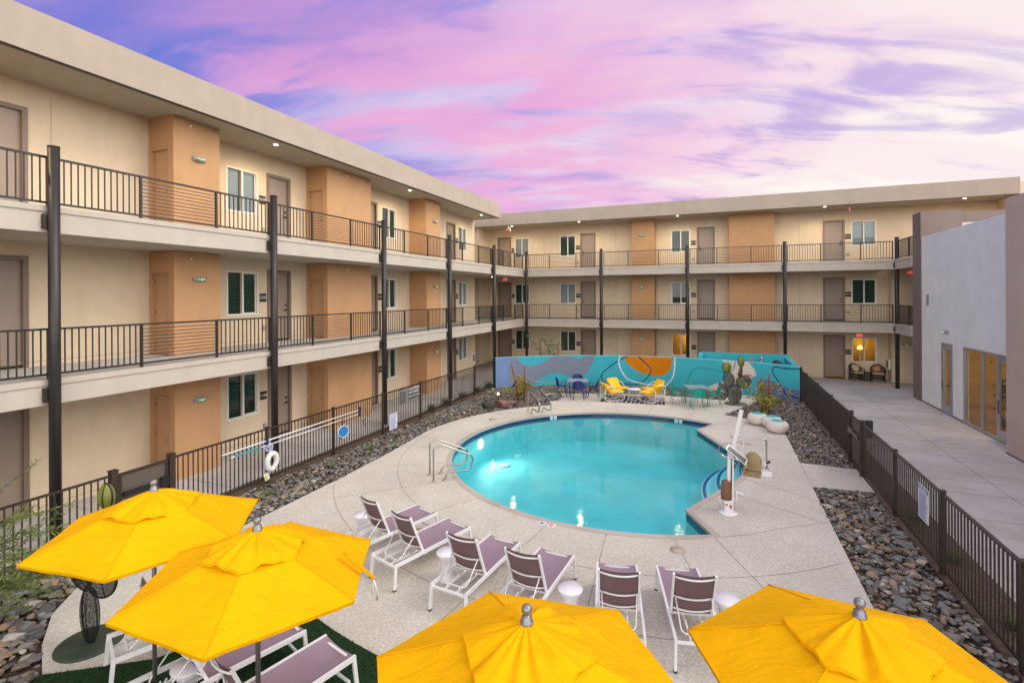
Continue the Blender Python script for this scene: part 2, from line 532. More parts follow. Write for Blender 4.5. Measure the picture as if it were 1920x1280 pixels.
def thing(name, label, cat, loc=(0, 0, 0), rz=0.0, group=None):
    o = bpy.data.objects.new(name, None); COL.objects.link(o)
    o.empty_display_size = .2
    o.location = loc; o.rotation_euler = (0, 0, rz)
    o['label'] = label; o['category'] = cat
    if group: o['group'] = group
    return o


def tag(o, label=None, cat=None, group=None, kind=None):
    for k, v in (('label', label), ('category', cat), ('group', group), ('kind', kind)):
        if v: o[k] = v
    return o


def dup(root, loc, rz, label=None, group=None):
    def rec(o, par):
        c = o.copy(); COL.objects.link(c)
        if par is not None: c.parent = par
        for ch in kids.get(o, []): rec(ch, c)
        return c
    kids = {}
    allo = [root]; i = 0
    for o in list(COL.objects):
        if o.parent is not None: kids.setdefault(o.parent, []).append(o)
    r = rec(root, None)
    r.location = loc; r.rotation_euler = (0, 0, rz)
    if label: r['label'] = label
    if group: r['group'] = group
    return r


def text(body, size, loc, rot, m_, parent, name='lettering', align='CENTER', ext=.002, world=True):
    cu = bpy.data.curves.new(name, 'FONT')
    cu.body = body; cu.size = size; cu.align_x = align; cu.align_y = 'CENTER'; cu.extrude = ext
    cu.resolution_u = 2
    cu.materials.append(m_)
    tmp = bpy.data.objects.new('tmp', cu)
    me = bpy.data.meshes.new_from_object(tmp)
    bpy.data.objects.remove(tmp)
    if not me.materials: me.materials.append(m_)
    o = bpy.data.objects.new(name, me); COL.objects.link(o)
    root = parent
    while root is not None and root.parent is not None: root = root.parent
    off = root.location if (root is not None and world) else Vector((0, 0, 0))
    o.location = Vector(loc) - off
    o.rotation_euler = rot
    o.parent = parent
    return o


def inpoly(x, y, P):
    c = False; j = len(P) - 1
    for i in range(len(P)):
        if ((P[i][1] > y) != (P[j][1] > y)) and (x < (P[j][0] - P[i][0]) * (y - P[i][1]) / (P[j][1] - P[i][1]) + P[i][0]): c = not c
        j = i
    return c


# facade frames: F(u along, d outward, z)
FL = lambda u, d, z: (-12.9 + d, u, z)
FB = lambda u, d, z: (u, 30.85 - d, z)
FC = lambda u, d, z: (7.82 - d, u, z)
FR_L = lambda u, d, z: (-10.75 + d, u, z)
FR_B = lambda u, d, z: (u, 28.55 - d, z)
FP_L = lambda u, d, z: (-12.0 + d, u, z)


def fbox(M, F, u0, u1, d0, d1, z0, z1, mi=0):
    a = F(u0, d0, z0); b = F(u1, d1, z1)
    return M.box(min(a[0], b[0]), max(a[0], b[0]), min(a[1], b[1]), max(a[1], b[1]), z0, z1, mi)


def wallface(M, F, u0, u1, z0, z1, openings, rd=.16, mi=0, d=0.0):
    us = sorted({u0, u1} | {o[0] for o in openings} | {o[1] for o in openings})
    zs = sorted({z0, z1} | {o[2] for o in openings} | {o[3] for o in openings})
    us = [u for u in us if u0 <= u <= u1]; zs = [z for z in zs if z0 <= z <= z1]
    for i in range(len(us) - 1):
        for j in range(len(zs) - 1):
            uc, zc = (us[i] + us[i + 1]) / 2, (zs[j] + zs[j + 1]) / 2
            if any(o[0] < uc < o[1] and o[2] < zc < o[3] for o in openings): continue
            M.add([F(us[i], d, zs[j]), F(us[i + 1], d, zs[j]), F(us[i + 1], d, zs[j + 1]), F(us[i], d, zs[j + 1])], [(0, 1, 2, 3)], mi)
    for a, b, c, e in openings:
        for q in (((a, c), (a, e)), ((b, c), (b, e)), ((a, c), (b, c)), ((a, e), (b, e))):
            M.add([F(q[0][0], d, q[0][1]), F(q[1][0], d, q[1][1]), F(q[1][0], d - rd, q[1][1]), F(q[0][0], d - rd, q[0][1])], [(0, 1, 2, 3)], mi)


def door(root, F, u0, u1, zb, ztop, handle_side, ml=None, mf=None, closet=False, fw=.09):
    """door in a framed opening; u0..u1 outer frame"""
    ml = ml or M_DOOR; mf = mf or M_DFRAME
    L = MB(); fbox(L, F, u0 + fw, u1 - fw, -.10, -.055, zb + .015, ztop - fw, 0)
    D = L.build('closet_door' if closet else 'door', ml, root)
    f = MB()
    fbox(f, F, u0, u0 + fw, -.12, .025, zb + .005, ztop); fbox(f, F, u1 - fw, u1, -.12, .025, zb + .005, ztop)
    fbox(f, F, u0 + fw, u1 - fw, -.12, .023, ztop - fw, ztop - .001)
    f.build('door_frame', mf, D)
    h = MB()
    hu = u1 - fw - .08 if handle_side > 0 else u0 + fw + .08
    sg = -1 if handle_side > 0 else 1
    h.tube([F(hu, -.055, zb + .98), F(hu, -.01, zb + .98)], .028, 10)
    h.bar(F(hu, -.01, zb + .98), F(hu + sg * .11, -.01, zb + .98), .018, .022)
    if not closet: h.tube([F(hu, -.055, zb + 1.14), F(hu, -.03, zb + 1.14)], .032, 10)
    h.build('handle', M_BLACK if not closet else M_STEEL, D)
    if not closet:
        t = MB(); fbox(t, F, u0 + fw, u1 - fw, -.055, -.03, zb + .02, zb + .055); t.build('threshold', M_BLACK, D)
    else:
        for zz in (.25, 1.0, 1.75):
            t = MB()
            hz = u0 + fw + .01 if handle_side > 0 else u1 - fw - .03
            fbox(t, F, hz, hz + .02, -.055, -.045, zb + zz, zb + zz + .09)
            t.build('hinge', M_STEEL, D)
    return D


def window(root, F, u0, u1, z0, z1, lit=0, blinds=True, seed=0):
    f = MB(); w = .045; um = (u0 + u1) / 2
    fbox(f, F, u0, u1, -.09, .012, z0, z0 + w); fbox(f, F, u0, u1, -.09, .012, z1 - w, z1)
    fbox(f, F, u0, u0 + w, -.09, .010, z0 + w, z1 - w); fbox(f, F, u1 - w, u1, -.09, .010, z0 + w, z1 - w)
    fbox(f, F, um - .028, um + .028, -.088, .004, z0 + w, z1 - w)
    # sliding sash rails on one side
    fbox(f, F, um + .028, u1 - w, -.085, -.045, z0 + w, z0 + w + .025); fbox(f, F, um + .028, u1 - w, -.085, -.045, z1 - w - .025, z1 - w)
    fbox(f, F, u1 - w - .025, u1 - w, -.084, -.046, z0 + w + .025, z1 - w - .025)
    Wn = f.build('window', M_VINYL, root)
    g = MB(); g.add([F(u0 + w, -.062, z0 + w), F(u1 - w, -.062, z0 + w), F(u1 - w, -.062, z1 - w), F(u0 + w, -.062, z1 - w)], [(0, 1, 2, 3)])
    g.build('pane', M_GLASS, Wn)
    if blinds:
        b = MB(); n = 30; rr = random.Random(seed)
        for k in range(n):
            z = z0 + w + .02 + (z1 - z0 - 2 * w - .03) * k / (n - 1)
            for a, c in ((u0 + w, um - .03), (um + .03, u1 - w)):
                dz = .012 if (seed % 3) else .020
                b.add([F(a + .01, -.10, z + dz), F(c - .01, -.10, z + dz), F(c - .01, -.135, z - dz), F(a + .01, -.135, z - dz)], [(0, 1, 2, 3)])
        b.build('blind', M_SLATS if seed % 3 == 0 else M_SLATD, Wn)
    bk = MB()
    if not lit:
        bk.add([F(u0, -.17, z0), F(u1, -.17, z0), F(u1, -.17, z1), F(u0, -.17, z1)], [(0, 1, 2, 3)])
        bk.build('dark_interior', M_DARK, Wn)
    return Wn


def railing(root, F, u0, u1, zf, posts, zt=.88):
    """one bay of balcony guard: square posts, flat top rail, vertical balusters outside, level bars between the two middle posts"""
    M = MB(); zb = .03
    fbox(M, F, u0, u1, -.03, .03, zf + zt - .035, zf + zt)
    fbox(M, F, u0, u1, -.017, .017, zf + .06, zf + .095)
    ps = [u0 + .03] + list(posts) + [u1 - .03]
    for p in ps: fbox(M, F, p - .022, p + .022, -.022, .022, zf - .1, zf + zt - .035)
    for i in range(len(ps) - 1):
        a, b = ps[i], ps[i + 1]
        if len(posts) == 2 and i == 1:
            for k in range(9):
                z = zf + .095 + (zt - .13) * (k + 1) / 10
                M.bar(F(a, 0, z), F(b, 0, z), .014, .014)
        else:
            n = max(1, round((b - a) / .112))
            for k in range(1, n):
                u = a + (b - a) * k / n
                fbox(M, F, u - .009, u + .009, -.009, .009, zf + .095, zf + zt - .035)
    return M.build('railing', M_BRONZE, root)


def plate(F, u, z, txt, label, w=.25, h=.25):
    p = F(u, .0, z)
    t = thing('number_plate', label, 'sign', p, 0, 'unit number plates beside the doors')
    m1 = MB(); fbox(m1, F, u - w / 2, u + w / 2, .002, .016, z - h / 2, z + h / 2)
    b = m1.build('plate', M_PLATE, t)
    rot = (R(90), 0, R(90)) if F is FL else (R(90), 0, 0)
    text(txt, .13, F(u, .018, z), rot, M_LETTER, t)
    return t


def emlight(F, u, z, label, group='emergency light units on the walls'):
    t = thing('emergency_light', label, 'emergency light', F(u, 0, z), 0, group)
    M = MB()
    fbox(M, F, u - .17, u + .17, 0.002, .05, z - .05, z + .05)
    M.ell(F(u, .05, z), (.06 if F(0, 1, 0)[1] == F(0, 0, 0)[1] else .17, .17 if F(0, 1, 0)[1] == F(0, 0, 0)[1] else .06, .065), 0, 14, 8)
    M.build('housing', mat('grey_plastic', rgb(150, 155, 150), .3), t)
    L = MB()
    for s in (-.07, .07):
        L.ell(F(u + s, .105, z), (.022, .022, .022), 0, 8, 6)
    L.build('lamp_head', mat('lens', rgb(220, 225, 225), .1), t)
    g = MB(); g.ell(F(u, .108, z - .012), (.020, .020, .016), 0, 8, 6); g.build('status_light', M_GREEN, t)
    return t


def exitsign(p, label, yaw=0.0, hang=.12):
    t = thing('exit_sign', label, 'exit sign', p, yaw, 'red exit signs')
    M = MB(); M.box(-.13, .13, -.02, .02, -.075, .085); M.box(-.02, .02, -.02, .02, .085, .09 + hang)
    M.build('housing', M_VINYL, t, world=False)
    for s in (-1, 1):
        q = MB(); q.box(-.12, .12, s * .0205, s * .024, -.062, .065); q.build('panel', M_EXIT, t, world=False)
    text('EXIT', .12, (0, -.026, 0), (R(90), 0, 0), M_LETTER, t, world=False)
    return t


def downlight(root, p, power=9):
    M = MB(); M.lathe([(.085, 0), (.085, -.012), (.07, -.014)], p, 18); M.build('ceiling_light', M_VINYL, root)
    D = MB(); D.lathe([(.062, -.0145), (.058, -.019)], p, 16); D.build('lit_lens', M_WARM, root)
    l = bpy.data.objects.new('ceiling_light_glow', bpy.data.lights.new('ceiling_light_glow', 'SPOT'))
    l.data.energy = power; l.data.color = (1, .76, .42); l.data.spot_size = R(165); l.data.spot_blend = .6; l.data.shadow_soft_size = .06
    l.location = (p[0], p[1], p[2] - .05); COL.objects.link(l)
    return l


# ================================================================== GROUND
CX, CY, PR = -2.32, 14.2, 4.83
POOL = []
a0 = math.atan2(18.54 - CY, -.02 - CX); a1 = math.atan2(9.85 - CY, -.02 - CX) + 2 * math.pi
for i in range(73):
    a = a0 + (a1 - a0) * i / 72
    POOL.append((CX + PR * math.cos(a), CY + PR * math.sin(a)))
arcR = [(.2, 12.5)]
for i in range(1, 12):
    t = i / 12
    y = 12.5 + 3.3 * t
    arcR.append((.2 + .5 * math.sin(math.pi * t), y))
arcR.append((.2, 15.8))
POOL += [(-.57, 10.87)] + arcR + [(-.57, 17.52)]


def ringfill(outer, holes, z):
    bm = bmesh.new()
    es = []
    for P in [outer] + holes:
        vs = [bm.verts.new((x, y, z)) for x, y in P]
        es += [bm.edges.new((vs[i], vs[(i + 1) % len(vs)])) for i in range(len(vs))]
    bmesh.ops.triangle_fill(bm, use_beauty=True, edges=es)
    bm.normal_update(); bm.verts.index_update()
    V = [tuple(v.co) for v in bm.verts]; F = [tuple(v.index for v in (f.verts if f.normal.z > 0 else reversed(f.verts))) for f in bm.faces]
    bm.free()
    return V, F


def offs(P, dd):
    o = []; n = len(P)
    for i in range(n):
        ax_, ay_ = P[i - 1]; bx, by = P[(i + 1) % n]
        dx, dy = bx - ax_, by - ay_; l = math.hypot(dx, dy)
        o.append((P[i][0] + dy / l * dd, P[i][1] - dx / l * dd))
    return o


def circ(cx, cy, r, n): return [(cx + r * math.cos(2 * math.pi * i / n), cy + r * math.sin(2 * math.pi * i / n)) for i in range(n)]


g = MB()
n = 64
mid = circ(CX, CY, 60, n); outer = circ(CX, CY, 900, n)
g.add([(x, y, -.07) for P in (mid, outer) for x, y in P], [(i, (i + 1) % n, n + (i + 1) % n, n + i) for i in range(n)])
V, Fc = ringfill(mid, [offs(POOL, .3)], -.07)
g.add(V, Fc)
tag(g.build('ground', M_GROUND), kind='structure')

# pool deck
arcL = [(CX + 6.42 * math.cos(R(a)), CY + 6.42 * math.sin(R(a))) for a in range(126, 181, 6)]
DECK = [(2.04, -5), (2.04, 13.25), (3.27, 13.38), (3.27, 14.95), (2.04, 15.03), (2.04, 18.05), (1.6, 18.7), (.94, 19.75), (.29, 20.05), (1.43, 22.7), (2.0, 24.0), (.6, 24.55), (.35, 22.75), (-1.0, 22.9), (-2.2, 22.93), (-4.4, 22.5), (-6.3, 21.95), (-7.1, 21.55)] + arcL + \
       [(-8.55, 12.0), (-8.46, 9.8), (-8.45, 7.1), (-9.82, 7.0), (-9.82, 5.6), (-8.95, 5.5), (-9.08, 4.7), (-8.6, 4.12), (-7.95, 3.7), (-7.3, 3.4), (-6.9, 2.0), (-6.6, -5)]
V, Fc = ringfill(DECK, [POOL], 0.0)
d = MB(); d.add(V, Fc)
nD = len(DECK)
d.add([(x, y, 0) for x, y in DECK] + [(x, y, -.12) for x, y in DECK], [(i, (i + 1) % nD, nD + (i + 1) % nD, nD + i) for i in range(nD)])
tag(d.build('pool_deck', M_DECK), 'textured pale acrylic deck around the round pool', kind='structure')
# joints: thin sawn lines lying 3 mm above the deck
J = MB()


def strip(pts, w=.010, z=.003):
    L = []; Rr = []
    for i, p in enumerate(pts):
        a = pts[max(i - 1, 0)]; b = pts[min(i + 1, len(pts) - 1)]
        dx, dy = b[0] - a[0], b[1] - a[1]; l = math.hypot(dx, dy) or 1
        L.append((p[0] - dy / l * w / 2, p[1] + dx / l * w / 2, z)); Rr.append((p[0] + dy / l * w / 2, p[1] - dx / l * w / 2, z))
    k = len(pts)
    J.add(L + Rr, [(i, i + 1, k + i + 1, k + i) for i in range(k - 1)])


def arc(r, a, b, st=3): return [(CX + r * math.cos(R(t)), CY + r * math.sin(R(t))) for t in np.arange(a, b + .1, st)]


for r, a, b in ((6.2, 160, 317), (7.68, 216, 305), (9.25, 236, 298)):
    P = [p for p in arc(r, a, b) if inpoly(p[0], p[1], DECK)]
    strip(P)
strip(arc(PR, -60.5, -30, 3) if False else [(-.03, 9.85), (.5, 10.15), (1.1, 10.65), (2.0, 11.3)])
for a, r0, r1 in ((262, 4.85, 9.2), (275, 4.85, 9.2), (289, 4.85, 7.68), (225, 4.85, 7.68), (240, 4.85, 9.2), (210, 4.85, 6.2)):
    strip([(CX + r0 * math.cos(R(a)), CY + r0 * math.sin(R(a))), (CX + r1 * math.cos(R(a)), CY + r1 * math.sin(R(a)))])
strip([(-.03, 9.85), (.64, 8.44), (1.3, 7.0)])
strip([(.1, 12.3), (2.0, 11.2)]); strip([(.7, 13.2), (2.02, 12.4)]); strip([(.7, 14.9), (2.02, 15.03)])
strip([(2.04, 13.25), (2.04, 15.03)])
for a, r1 in ((60, 7.2), (75, 8.0), (90, 8.8), (103, 9.0), (116, 8.2), (150, 6.4), (195, 6.4)):
    strip([(CX + 4.9 * math.cos(R(a)), CY + 4.9 * math.sin(R(a))), (CX + r1 * math.cos(R(a)), CY + r1 * math.sin(R(a)))])
tag(J.build('deck_joints', M_JOINT), 'sawn joints in the pool deck', kind='structure')

# pool basin
M_PLASTER = mat('aqua_plaster', rgb(158, 216, 218), .6, mottle=.10, mscale=1.2)
b = MB(); k = len(POOL); ZF = -1.05
for (z0, z1, mi) in ((-.045, 0.004, 0), (-.22, -.045, 1), (ZF, -.22, 2)):
    b.add([(x, y, z1) for x, y in POOL] + [(x, y, z0) for x, y in POOL], [(i, (i + 1) % k, k + (i + 1) % k, k + i) for i in range(k)], mi)
b.prism(POOL, None, ZF, 2)
tag(b.build('pool_basin', [M_COPING, M_TILE, M_PLASTER]), 'round pool basin of aqua plaster with a navy tile waterline', kind='structure')
# coping rim standing slightly proud of the deck
cp = MB()
O = offs(POOL, .13); I = offs(POOL, -.015)
cp.add([(x, y, .004) for x, y in O] + [(x, y, .012) for x, y in I] + [(x, y, -.04) for x, y in I], [(i, (i + 1) % k, k + (i + 1) % k, k + i) for i in range(k)] + [(k + i, k + (i + 1) % k, 2 * k + (i + 1) % k, 2 * k + i) for i in range(k)])
tag(cp.build('pool_coping', M_COPING), kind='structure')

# steps inside the right-hand alcove
st = MB()
for apex, zt in ((.30, -.26), (-.02, -.46), (-.36, -.68)):
    Rr = 3.55; ccx = apex + Rr; P = []
    half = min(1.66, 1.66)
    for i in range(17):
        y = -half + 2 * half * i / 16
        P.append((ccx - math.sqrt(Rr * Rr - y * y), 14.15 + y))
    P2 = P[::-1]
    P2 = [(x, y) for x, y in P2] + [(.66, 12.6), (.66, 15.7)]
    st.prism(P2, ZF, zt, 0)
    lp = [(x + .03, y) for x, y in P]; lq = [(x + .11, y) for x, y in P]; kk = len(P)
    st.add([(x, y, zt + .004) for x, y in lp] + [(x, y, zt + .004) for x, y in lq], [(i, i + 1, kk + i + 1, kk + i) for i in range(kk - 1)], 1)
tag(st.build('pool_steps', [mat('white_plaster', rgb(225, 240, 240), .6), mat('step_tile', rgb(30, 90, 165), .3, mottle=.3, mscale=20)]), 'curved pool entry steps with blue tile lines', kind='structure')
fl = MB()
for (x, y) in ((-5.75, 12.55), (-6.05, 11.75)):
    pass
M_WATER = glassy('pool_water', (.44, .885, .94, 1), 1.33, .005, .08, 7.0, (1, 1, 1))
w = MB(); w.prism(POOL, None, -.10)
tag(w.build('water', M_WATER), 'still turquoise pool water', kind='structure')
for i, (x, y) in enumerate(((-6.26, 15.96), (-6.25, 14.91))):
    q = MB(); q.lathe([(.16, 0), (.16, .03), (.10, .05)], (x, y, ZF + .004), 18)
    tag(q.build('pool_drain', M_WHITE, org=(x, y, ZF)), ['round white drain cover on the pool floor, further of the two', 'round white drain cover on the pool floor, nearer of the two'][i], 'drain', 'pool floor drains')
pl = bpy.data.objects.new('pool_lamp_light', bpy.data.lights.new('pool_lamp_light', 'SPOT'))
pl.data.energy = 130; pl.data.color = (1.0, .95, .78); pl.data.spot_size = R(150); pl.data.spot_blend = 1.0; pl.data.shadow_soft_size = .12
pl.location = (-6.95, 14.85, -.45); pl.rotation_euler = Vector((1, -.18, -.22)).to_track_quat('-Z', 'Y').to_euler(); COL.objects.link(pl)
q = MB(); q.lathe([(.15, 0), (.15, .03), (.11, .05)], (0, 0, 0), 20, 0, Matrix.Translation((-7.12, 14.85, -.42)) @ Matrix.Rotation(R(90), 4, 'Y'))
o = q.build('pool_lamp', [emis('pool_lamp_glow', (1, .95, .8, 1), 14)], org=(-7.12, 14.85, -.42)); tag(o, 'round lit underwater lamp on the pool wall below the waterline', 'pool light')

# walkways (broom-finished slabs, real 0.12 m thickness)
def slabpoly(name, poly, joints, label=None, z=.0, m_=M_WALK):
    global J
    q = MB(); q.prism(poly, z - .12, z)
    for a, b2 in joints:
        L_ = Vector((b2[0] - a[0], b2[1] - a[1], 0)); nn = Vector((-L_.y, L_.x, 0)).normalized() * .007
        A, B_ = Vector((*a, z + .003)), Vector((*b2, z + .003))
        q.add([A - nn, B_ - nn, B_ + nn, A + nn], [(0, 1, 2, 3)], 1)
    tag(q.build(name, [m_, M_JOINT]), label, kind='structure')


slabpoly('walkway', [(-12.9, -5), (-10.35, -5), (-10.35, 25.2), (-10.9, 27.6), (-10.9, 30.85), (-16, 30.85), (-16, 26.3), (-12.9, 26.3)], [((-12.88, y), (-10.36, y)) for y in np.arange(-4, 25, 1.55)], 'concrete walk along the left wing')
slabpoly('walkway', [(3.95, -5), (7.8, -5), (7.8, 26.2), (9.5, 26.2), (9.5, 30.3), (8.13, 30.3), (8.13, 30.85), (-10.9, 30.85), (-10.9, 27.6), (3.95, 27.6)],
         [((3.96, y), (7.79, y)) for y in np.arange(-4, 27, 1.5)] + [((5.9, -4.9), (5.9, 27.5))] + [((x, 27.62), (x, 30.84)) for x in (-8, -5, -2, 1, 3.95)] + [((-10.8, 28.6), (7.8, 28.6))], 'concrete walk along the right side and back wing')
q = MB(); q.box(-10.35, -9.9, -5, 27, -.12, -.015); q.box(3.32, 3.95, -5, 27.6, -.12, -.015)
q.box(-10.35, 3.32, 25.2, 27.6, -.12, -.02)
tag(q.build('gravel', M_GRAVEL), 'fine brown gravel strips outside the pool fences', 'gravel', kind='stuff')

# artificial turf
TURF = [(-7.3, 3.4), (-6.35, 4.05), (-5.45, 5.45)] + arc(9.23, 252, 297, 3) + [(2.0, -4.9), (-6.5, -4.9), (-6.85, 2.0)]
q = MB(); q.prism(TURF, 0.004, .014)
tag(q.build('turf', mat('turf_base', rgb(26, 58, 24), .9, mottle=.4, mscale=30, bump=.8, bscale=150)), 'green artificial turf panel', kind='structure')
bl = MB(); cnt = 0
while cnt < 42000:
    x = rng.uniform(-7.3, -2.6); y = rng.uniform(2.3, 5.6)
    if not inpoly(x, y, TURF): continue
    a = rng.uniform(0, 6.28); h = rng.uniform(.015, .032); t = rng.uniform(-.012, .012, 2)
    dx, dy = math.cos(a) * .004, math.sin(a) * .004
    bl.add([(x - dx, y - dy, .014), (x + dx, y + dy, .014), (x + t[0], y + t[1], .014 + h)], [(0, 1, 2)])
    cnt += 1
tag(bl.build('grass', M_GRASS), 'short green turf blades under the yellow umbrellas', 'grass', kind='stuff')

# ================================================================== LEFT WING
LW = thing('apartment_building', 'cream and tan three-storey apartment wing along the left with open balconies', 'building', (-12.9, 10, 0))
w = MB()
floors = (0.0, 3.0, 6.0)
LD = [(2.86, 3.81, 1), (4.86, 5.81, 1), (11.68, 12.62, -1), (16.24, 17.20, 1), (22.98, 23.95, 1)]
LWN = [(-1.0, .1), (10.28, 11.35), (17.50, 18.55), (24.24, 25.32)]
LD = LD[1:]
ops = []
for zf in floors:
    for a, b_, _ in LD: ops.append((a, b_, zf + .002, zf + 2.25))
    for a, b_ in LWN[1:]: ops.append((a, b_, zf + .87, zf + 2.16))
wallface(w, FL, -6, 26.3, 0, 8.79, ops)
w.box(-20, -12.9, 26.28, 26.3, 0, 8.79)
w.box(-20, -19.98, -6, 26.3, 0, 8.79)
w.box(-20, -12.9, -6, -5.98, 0, 8.79)
wl = w.build('wall', M_WALL, LW)
# control joints
cj = MB()
for u in (6.2, 14.8 + 1.2, 19.0, 22.2, 2.0):
    for zf in floors: fbox(cj, FL, u, u + .012, .001, .004, zf + .05, zf + 2.5)
for zf in floors: fbox(cj, FL, -6, 26.29, .001, .006, zf + .10, zf + .112)
cj.build('wall_joint', mat('joint_brown', rgb(176, 156, 130), .9), LW)
PIERS = ((8.17, 9.38, -12.0), (13.32, 15.63, -12.0), (19.55, 20.78, -12.0), (1.2, 3.0, -12.0))
for pi, (a, b_, xf) in enumerate(PIERS):
    for fi, zf in enumerate(floors):
        z1 = (2.56, 5.52, 8.79)[fi]
        q = MB()
        FS = (lambda yy: (lambda u, dd, z: (u, yy - dd, z)))(a)
        dl = (-12.82, -12.12, zf + .002, zf + 2.02)
        has = pi in (0, 1, 3)
        wallface(q, FS, -12.9, xf, zf, z1, [dl] if has else [], .12)
        q.add([(xf, a, zf), (xf, b_, zf), (xf, b_, z1), (xf, a, z1)], [(0, 1, 2, 3)])
        q.add([(xf, b_, zf), (-12.9, b_, zf), (-12.9, b_, z1), (xf, b_, z1)], [(0, 1, 2, 3)])
        p = q.build('pier', M_PIER, LW)
        if has: door(LW, FS, -12.82, -12.12, zf, zf + 2.02, 1, M_CLOSET, M_CLOSET, True, .05)
        q = MB()
        for dy_, dx_ in (((a + b_) / 2 - .2, 0),):
            q.tube([(xf, dy_, z1 - .18), (xf + .05, dy_, z1 - .18)], .03, 10)
        q.build('sprinkler_head', M_VINYL, LW)
for fi, zf in enumerate(floors):
    for a, b_, hs in LD: door(LW, FL, a, b_, zf, zf + 2.25, -hs)
    for wi, (a, b_) in enumerate(LWN[1:]): window(LW, FL, a, b_, zf + .87, zf + 2.16, seed=(0 if fi == 2 and wi == 0 else fi * 3 + wi + 1))
# slabs
for zb, zt in ((2.56, 3.0), (5.53, 5.99)):
    q = MB()
    q.box(-12.9, -10.68, -6, 28.46, zb, zt)
    q.box(-16, -12.9, 26.3, 28.46, zb, zt)
    q.box(-10.68, -10.655, -6, 28.44, zt - .10, zt + .0)
    q.build('balcony_slab', M_SLAB, LW)
    q = MB(); q.box(-12.895, -10.8, -6, 28.46, zt, zt + .004); q.box(-16, -12.895, 26.32, 28.46, zt, zt + .004); q.build('balcony_floor', M_WALK, LW)
# columns + brackets
colY = [.45, 5.12, 9.79, 14.46, 19.11, 23.8]
for y in colY:
    q = MB(); q.tube([(-10.57, y, 0), (-10.57, y, 7.0)], .085, 20)
    q.lathe([(.088, 0), (.088, .03)], (-10.57, y, 6.985), 20)
    c = q.build('column', M_BRONZE, LW)
    q = MB()
    for z in (2.62, 5.6): q.box(-10.68, -10.60, y - .13, y - .06, z, z + .24)
    q.build('bracket', M_BRONZE, c)
bays = [(-4.2, .44, (-2.7, -1.1)), (.5, 5.15, (1.9, 3.6)), (5.22, 9.84, (6.65, 8.31)), (9.92, 14.50, (11.32, 12.97)), (14.60, 19.14, (15.96, 17.61)), (19.24, 23.82, (20.63, 22.32)), (23.92, 28.5, (25.42, 27.08))]
for zf in (3.0, 5.98):
    for a, b_, ps in bays: railing(LW, FR_L, a, b_, zf, ps)
# roof
q = MB()
q.box(-20.2, -11.25, -6.3, 26.13, 8.80, 9.50)
q.box(-20.2, -11.20, -6.3, 26.15, 9.50, 9.53)
q.box(-11.25, -11.20, -6.3, 26.15, 8.765, 9.50)
q.box(-20.2, -11.25, 26.13, 26.15, 8.765, 9.50)
rf = q.build('roof', M_FASCIA, LW)
q = MB(); q.box(-20, -11.26, -6.2, 26.12, 8.785, 8.80); q.build('soffit', M_SOFFIT, rf)
q = MB(); q.box(-11.30, -11.25, -6.3, 26.1, 8.74, 8.785); q.build('drip_edge', M_BRONZE, rf)
for y in (4.1, 10.93, 17.81, 24.69): downlight(LW, (-11.70, y, 8.785), 85)
# light under the third-floor slab at the breezeway
for zc in (5.53, 2.56): downlight(LW, (-12.3, 27.4, zc), 16)

nl = ['first', 'second', 'third']
LN = {2: ('3107', '3109', '3110'), 1: ('2107', '2109', '2110'), 0: ('1108', '1109', '1110')}
for fi, zf in enumerate(floors):
    for k_, u in enumerate((11.52, 17.36, 24.1)):
        where = ('between the nearest window and door of the left wing', 'beside the middle door of the left wing past the second tan pier', 'beside the farthest door of the left wing near the corner')[k_]
        plate(FL, u, zf + 1.38, LN[fi][k_], f'{nl[fi]}-floor unit plate {where}', .24, .25)
for fi, zf in enumerate(floors):
    emlight(FP_L, 8.8, zf + 1.85, f'grey emergency light on the nearest tan pier of the left wing, {nl[fi]} floor')
    emlight(FP_L, 20.28, zf + 1.85, f'grey emergency light on the farthest tan pier of the left wing, {nl[fi]} floor')

# ================================================================== BACK WING
BW = thing('apartment_building', 'cream and tan three-storey apartment wing across the back behind the mural', 'building', (-2, 30.85, 0))
BD = [(-13.43, -12.46, 1), (-7.8, -6.84, -1), (-.96, 0.0, -1), (5.29, 6.28, 1)]
BWN = [(-12.2, -11.2), (-9.13, -8.1), (-2.36, -1.31), (6.57, 7.66)]
ops = []
for fi, zf in enumerate(floors):
    for a, b_, _ in BD: ops.append((a, b_, zf + .002, zf + 2.26))
    for a, b_ in BWN: ops.append((a, b_, zf + .87, zf + 2.16))
w = MB()
wallface(w, FB, -14.06, 12.66, 0, 8.79, ops)
w.box(-14.08, -14.06, 29.3, 30.85, 0, 8.79); w.box(-16, -14.06, 29.28, 29.3, 0, 8.79)
w.box(-16.02, -16, 26.3, 38, 0, 8.79); w.box(-16, 13.2, 37.98, 38, 0, 8.79)
w.box(12.66, 13.2, 27.5, 38, 0, 8.79)
w.box(8.13, 12.66, 30.3, 30.84, 0, 5.53)
w.build('wall', M_WALL, BW)
cj = MB()
for u in (-10.2, -5.6, 4.2, 9.6, 11.2):
    for zf in floors: fbox(cj, FB, u, u + .014, .001, .004, zf + .05, zf + 2.5)
for zf in floors: fbox(cj, FB, -14.05, 8.1, .001, .006, zf + .10, zf + .114)
cj.build('wall_joint', MATS['joint_brown'], BW)
for a, b_ in ((-4.5, -3.23), (.71, 2.95)):
    for fi, zf in enumerate(floors):
        z1 = (2.56, 5.52, 8.79)[fi]
        q = MB(); q.box(a, b_, 30.0, 30.85, zf, z1); q.build('pier', M_PIER, BW)
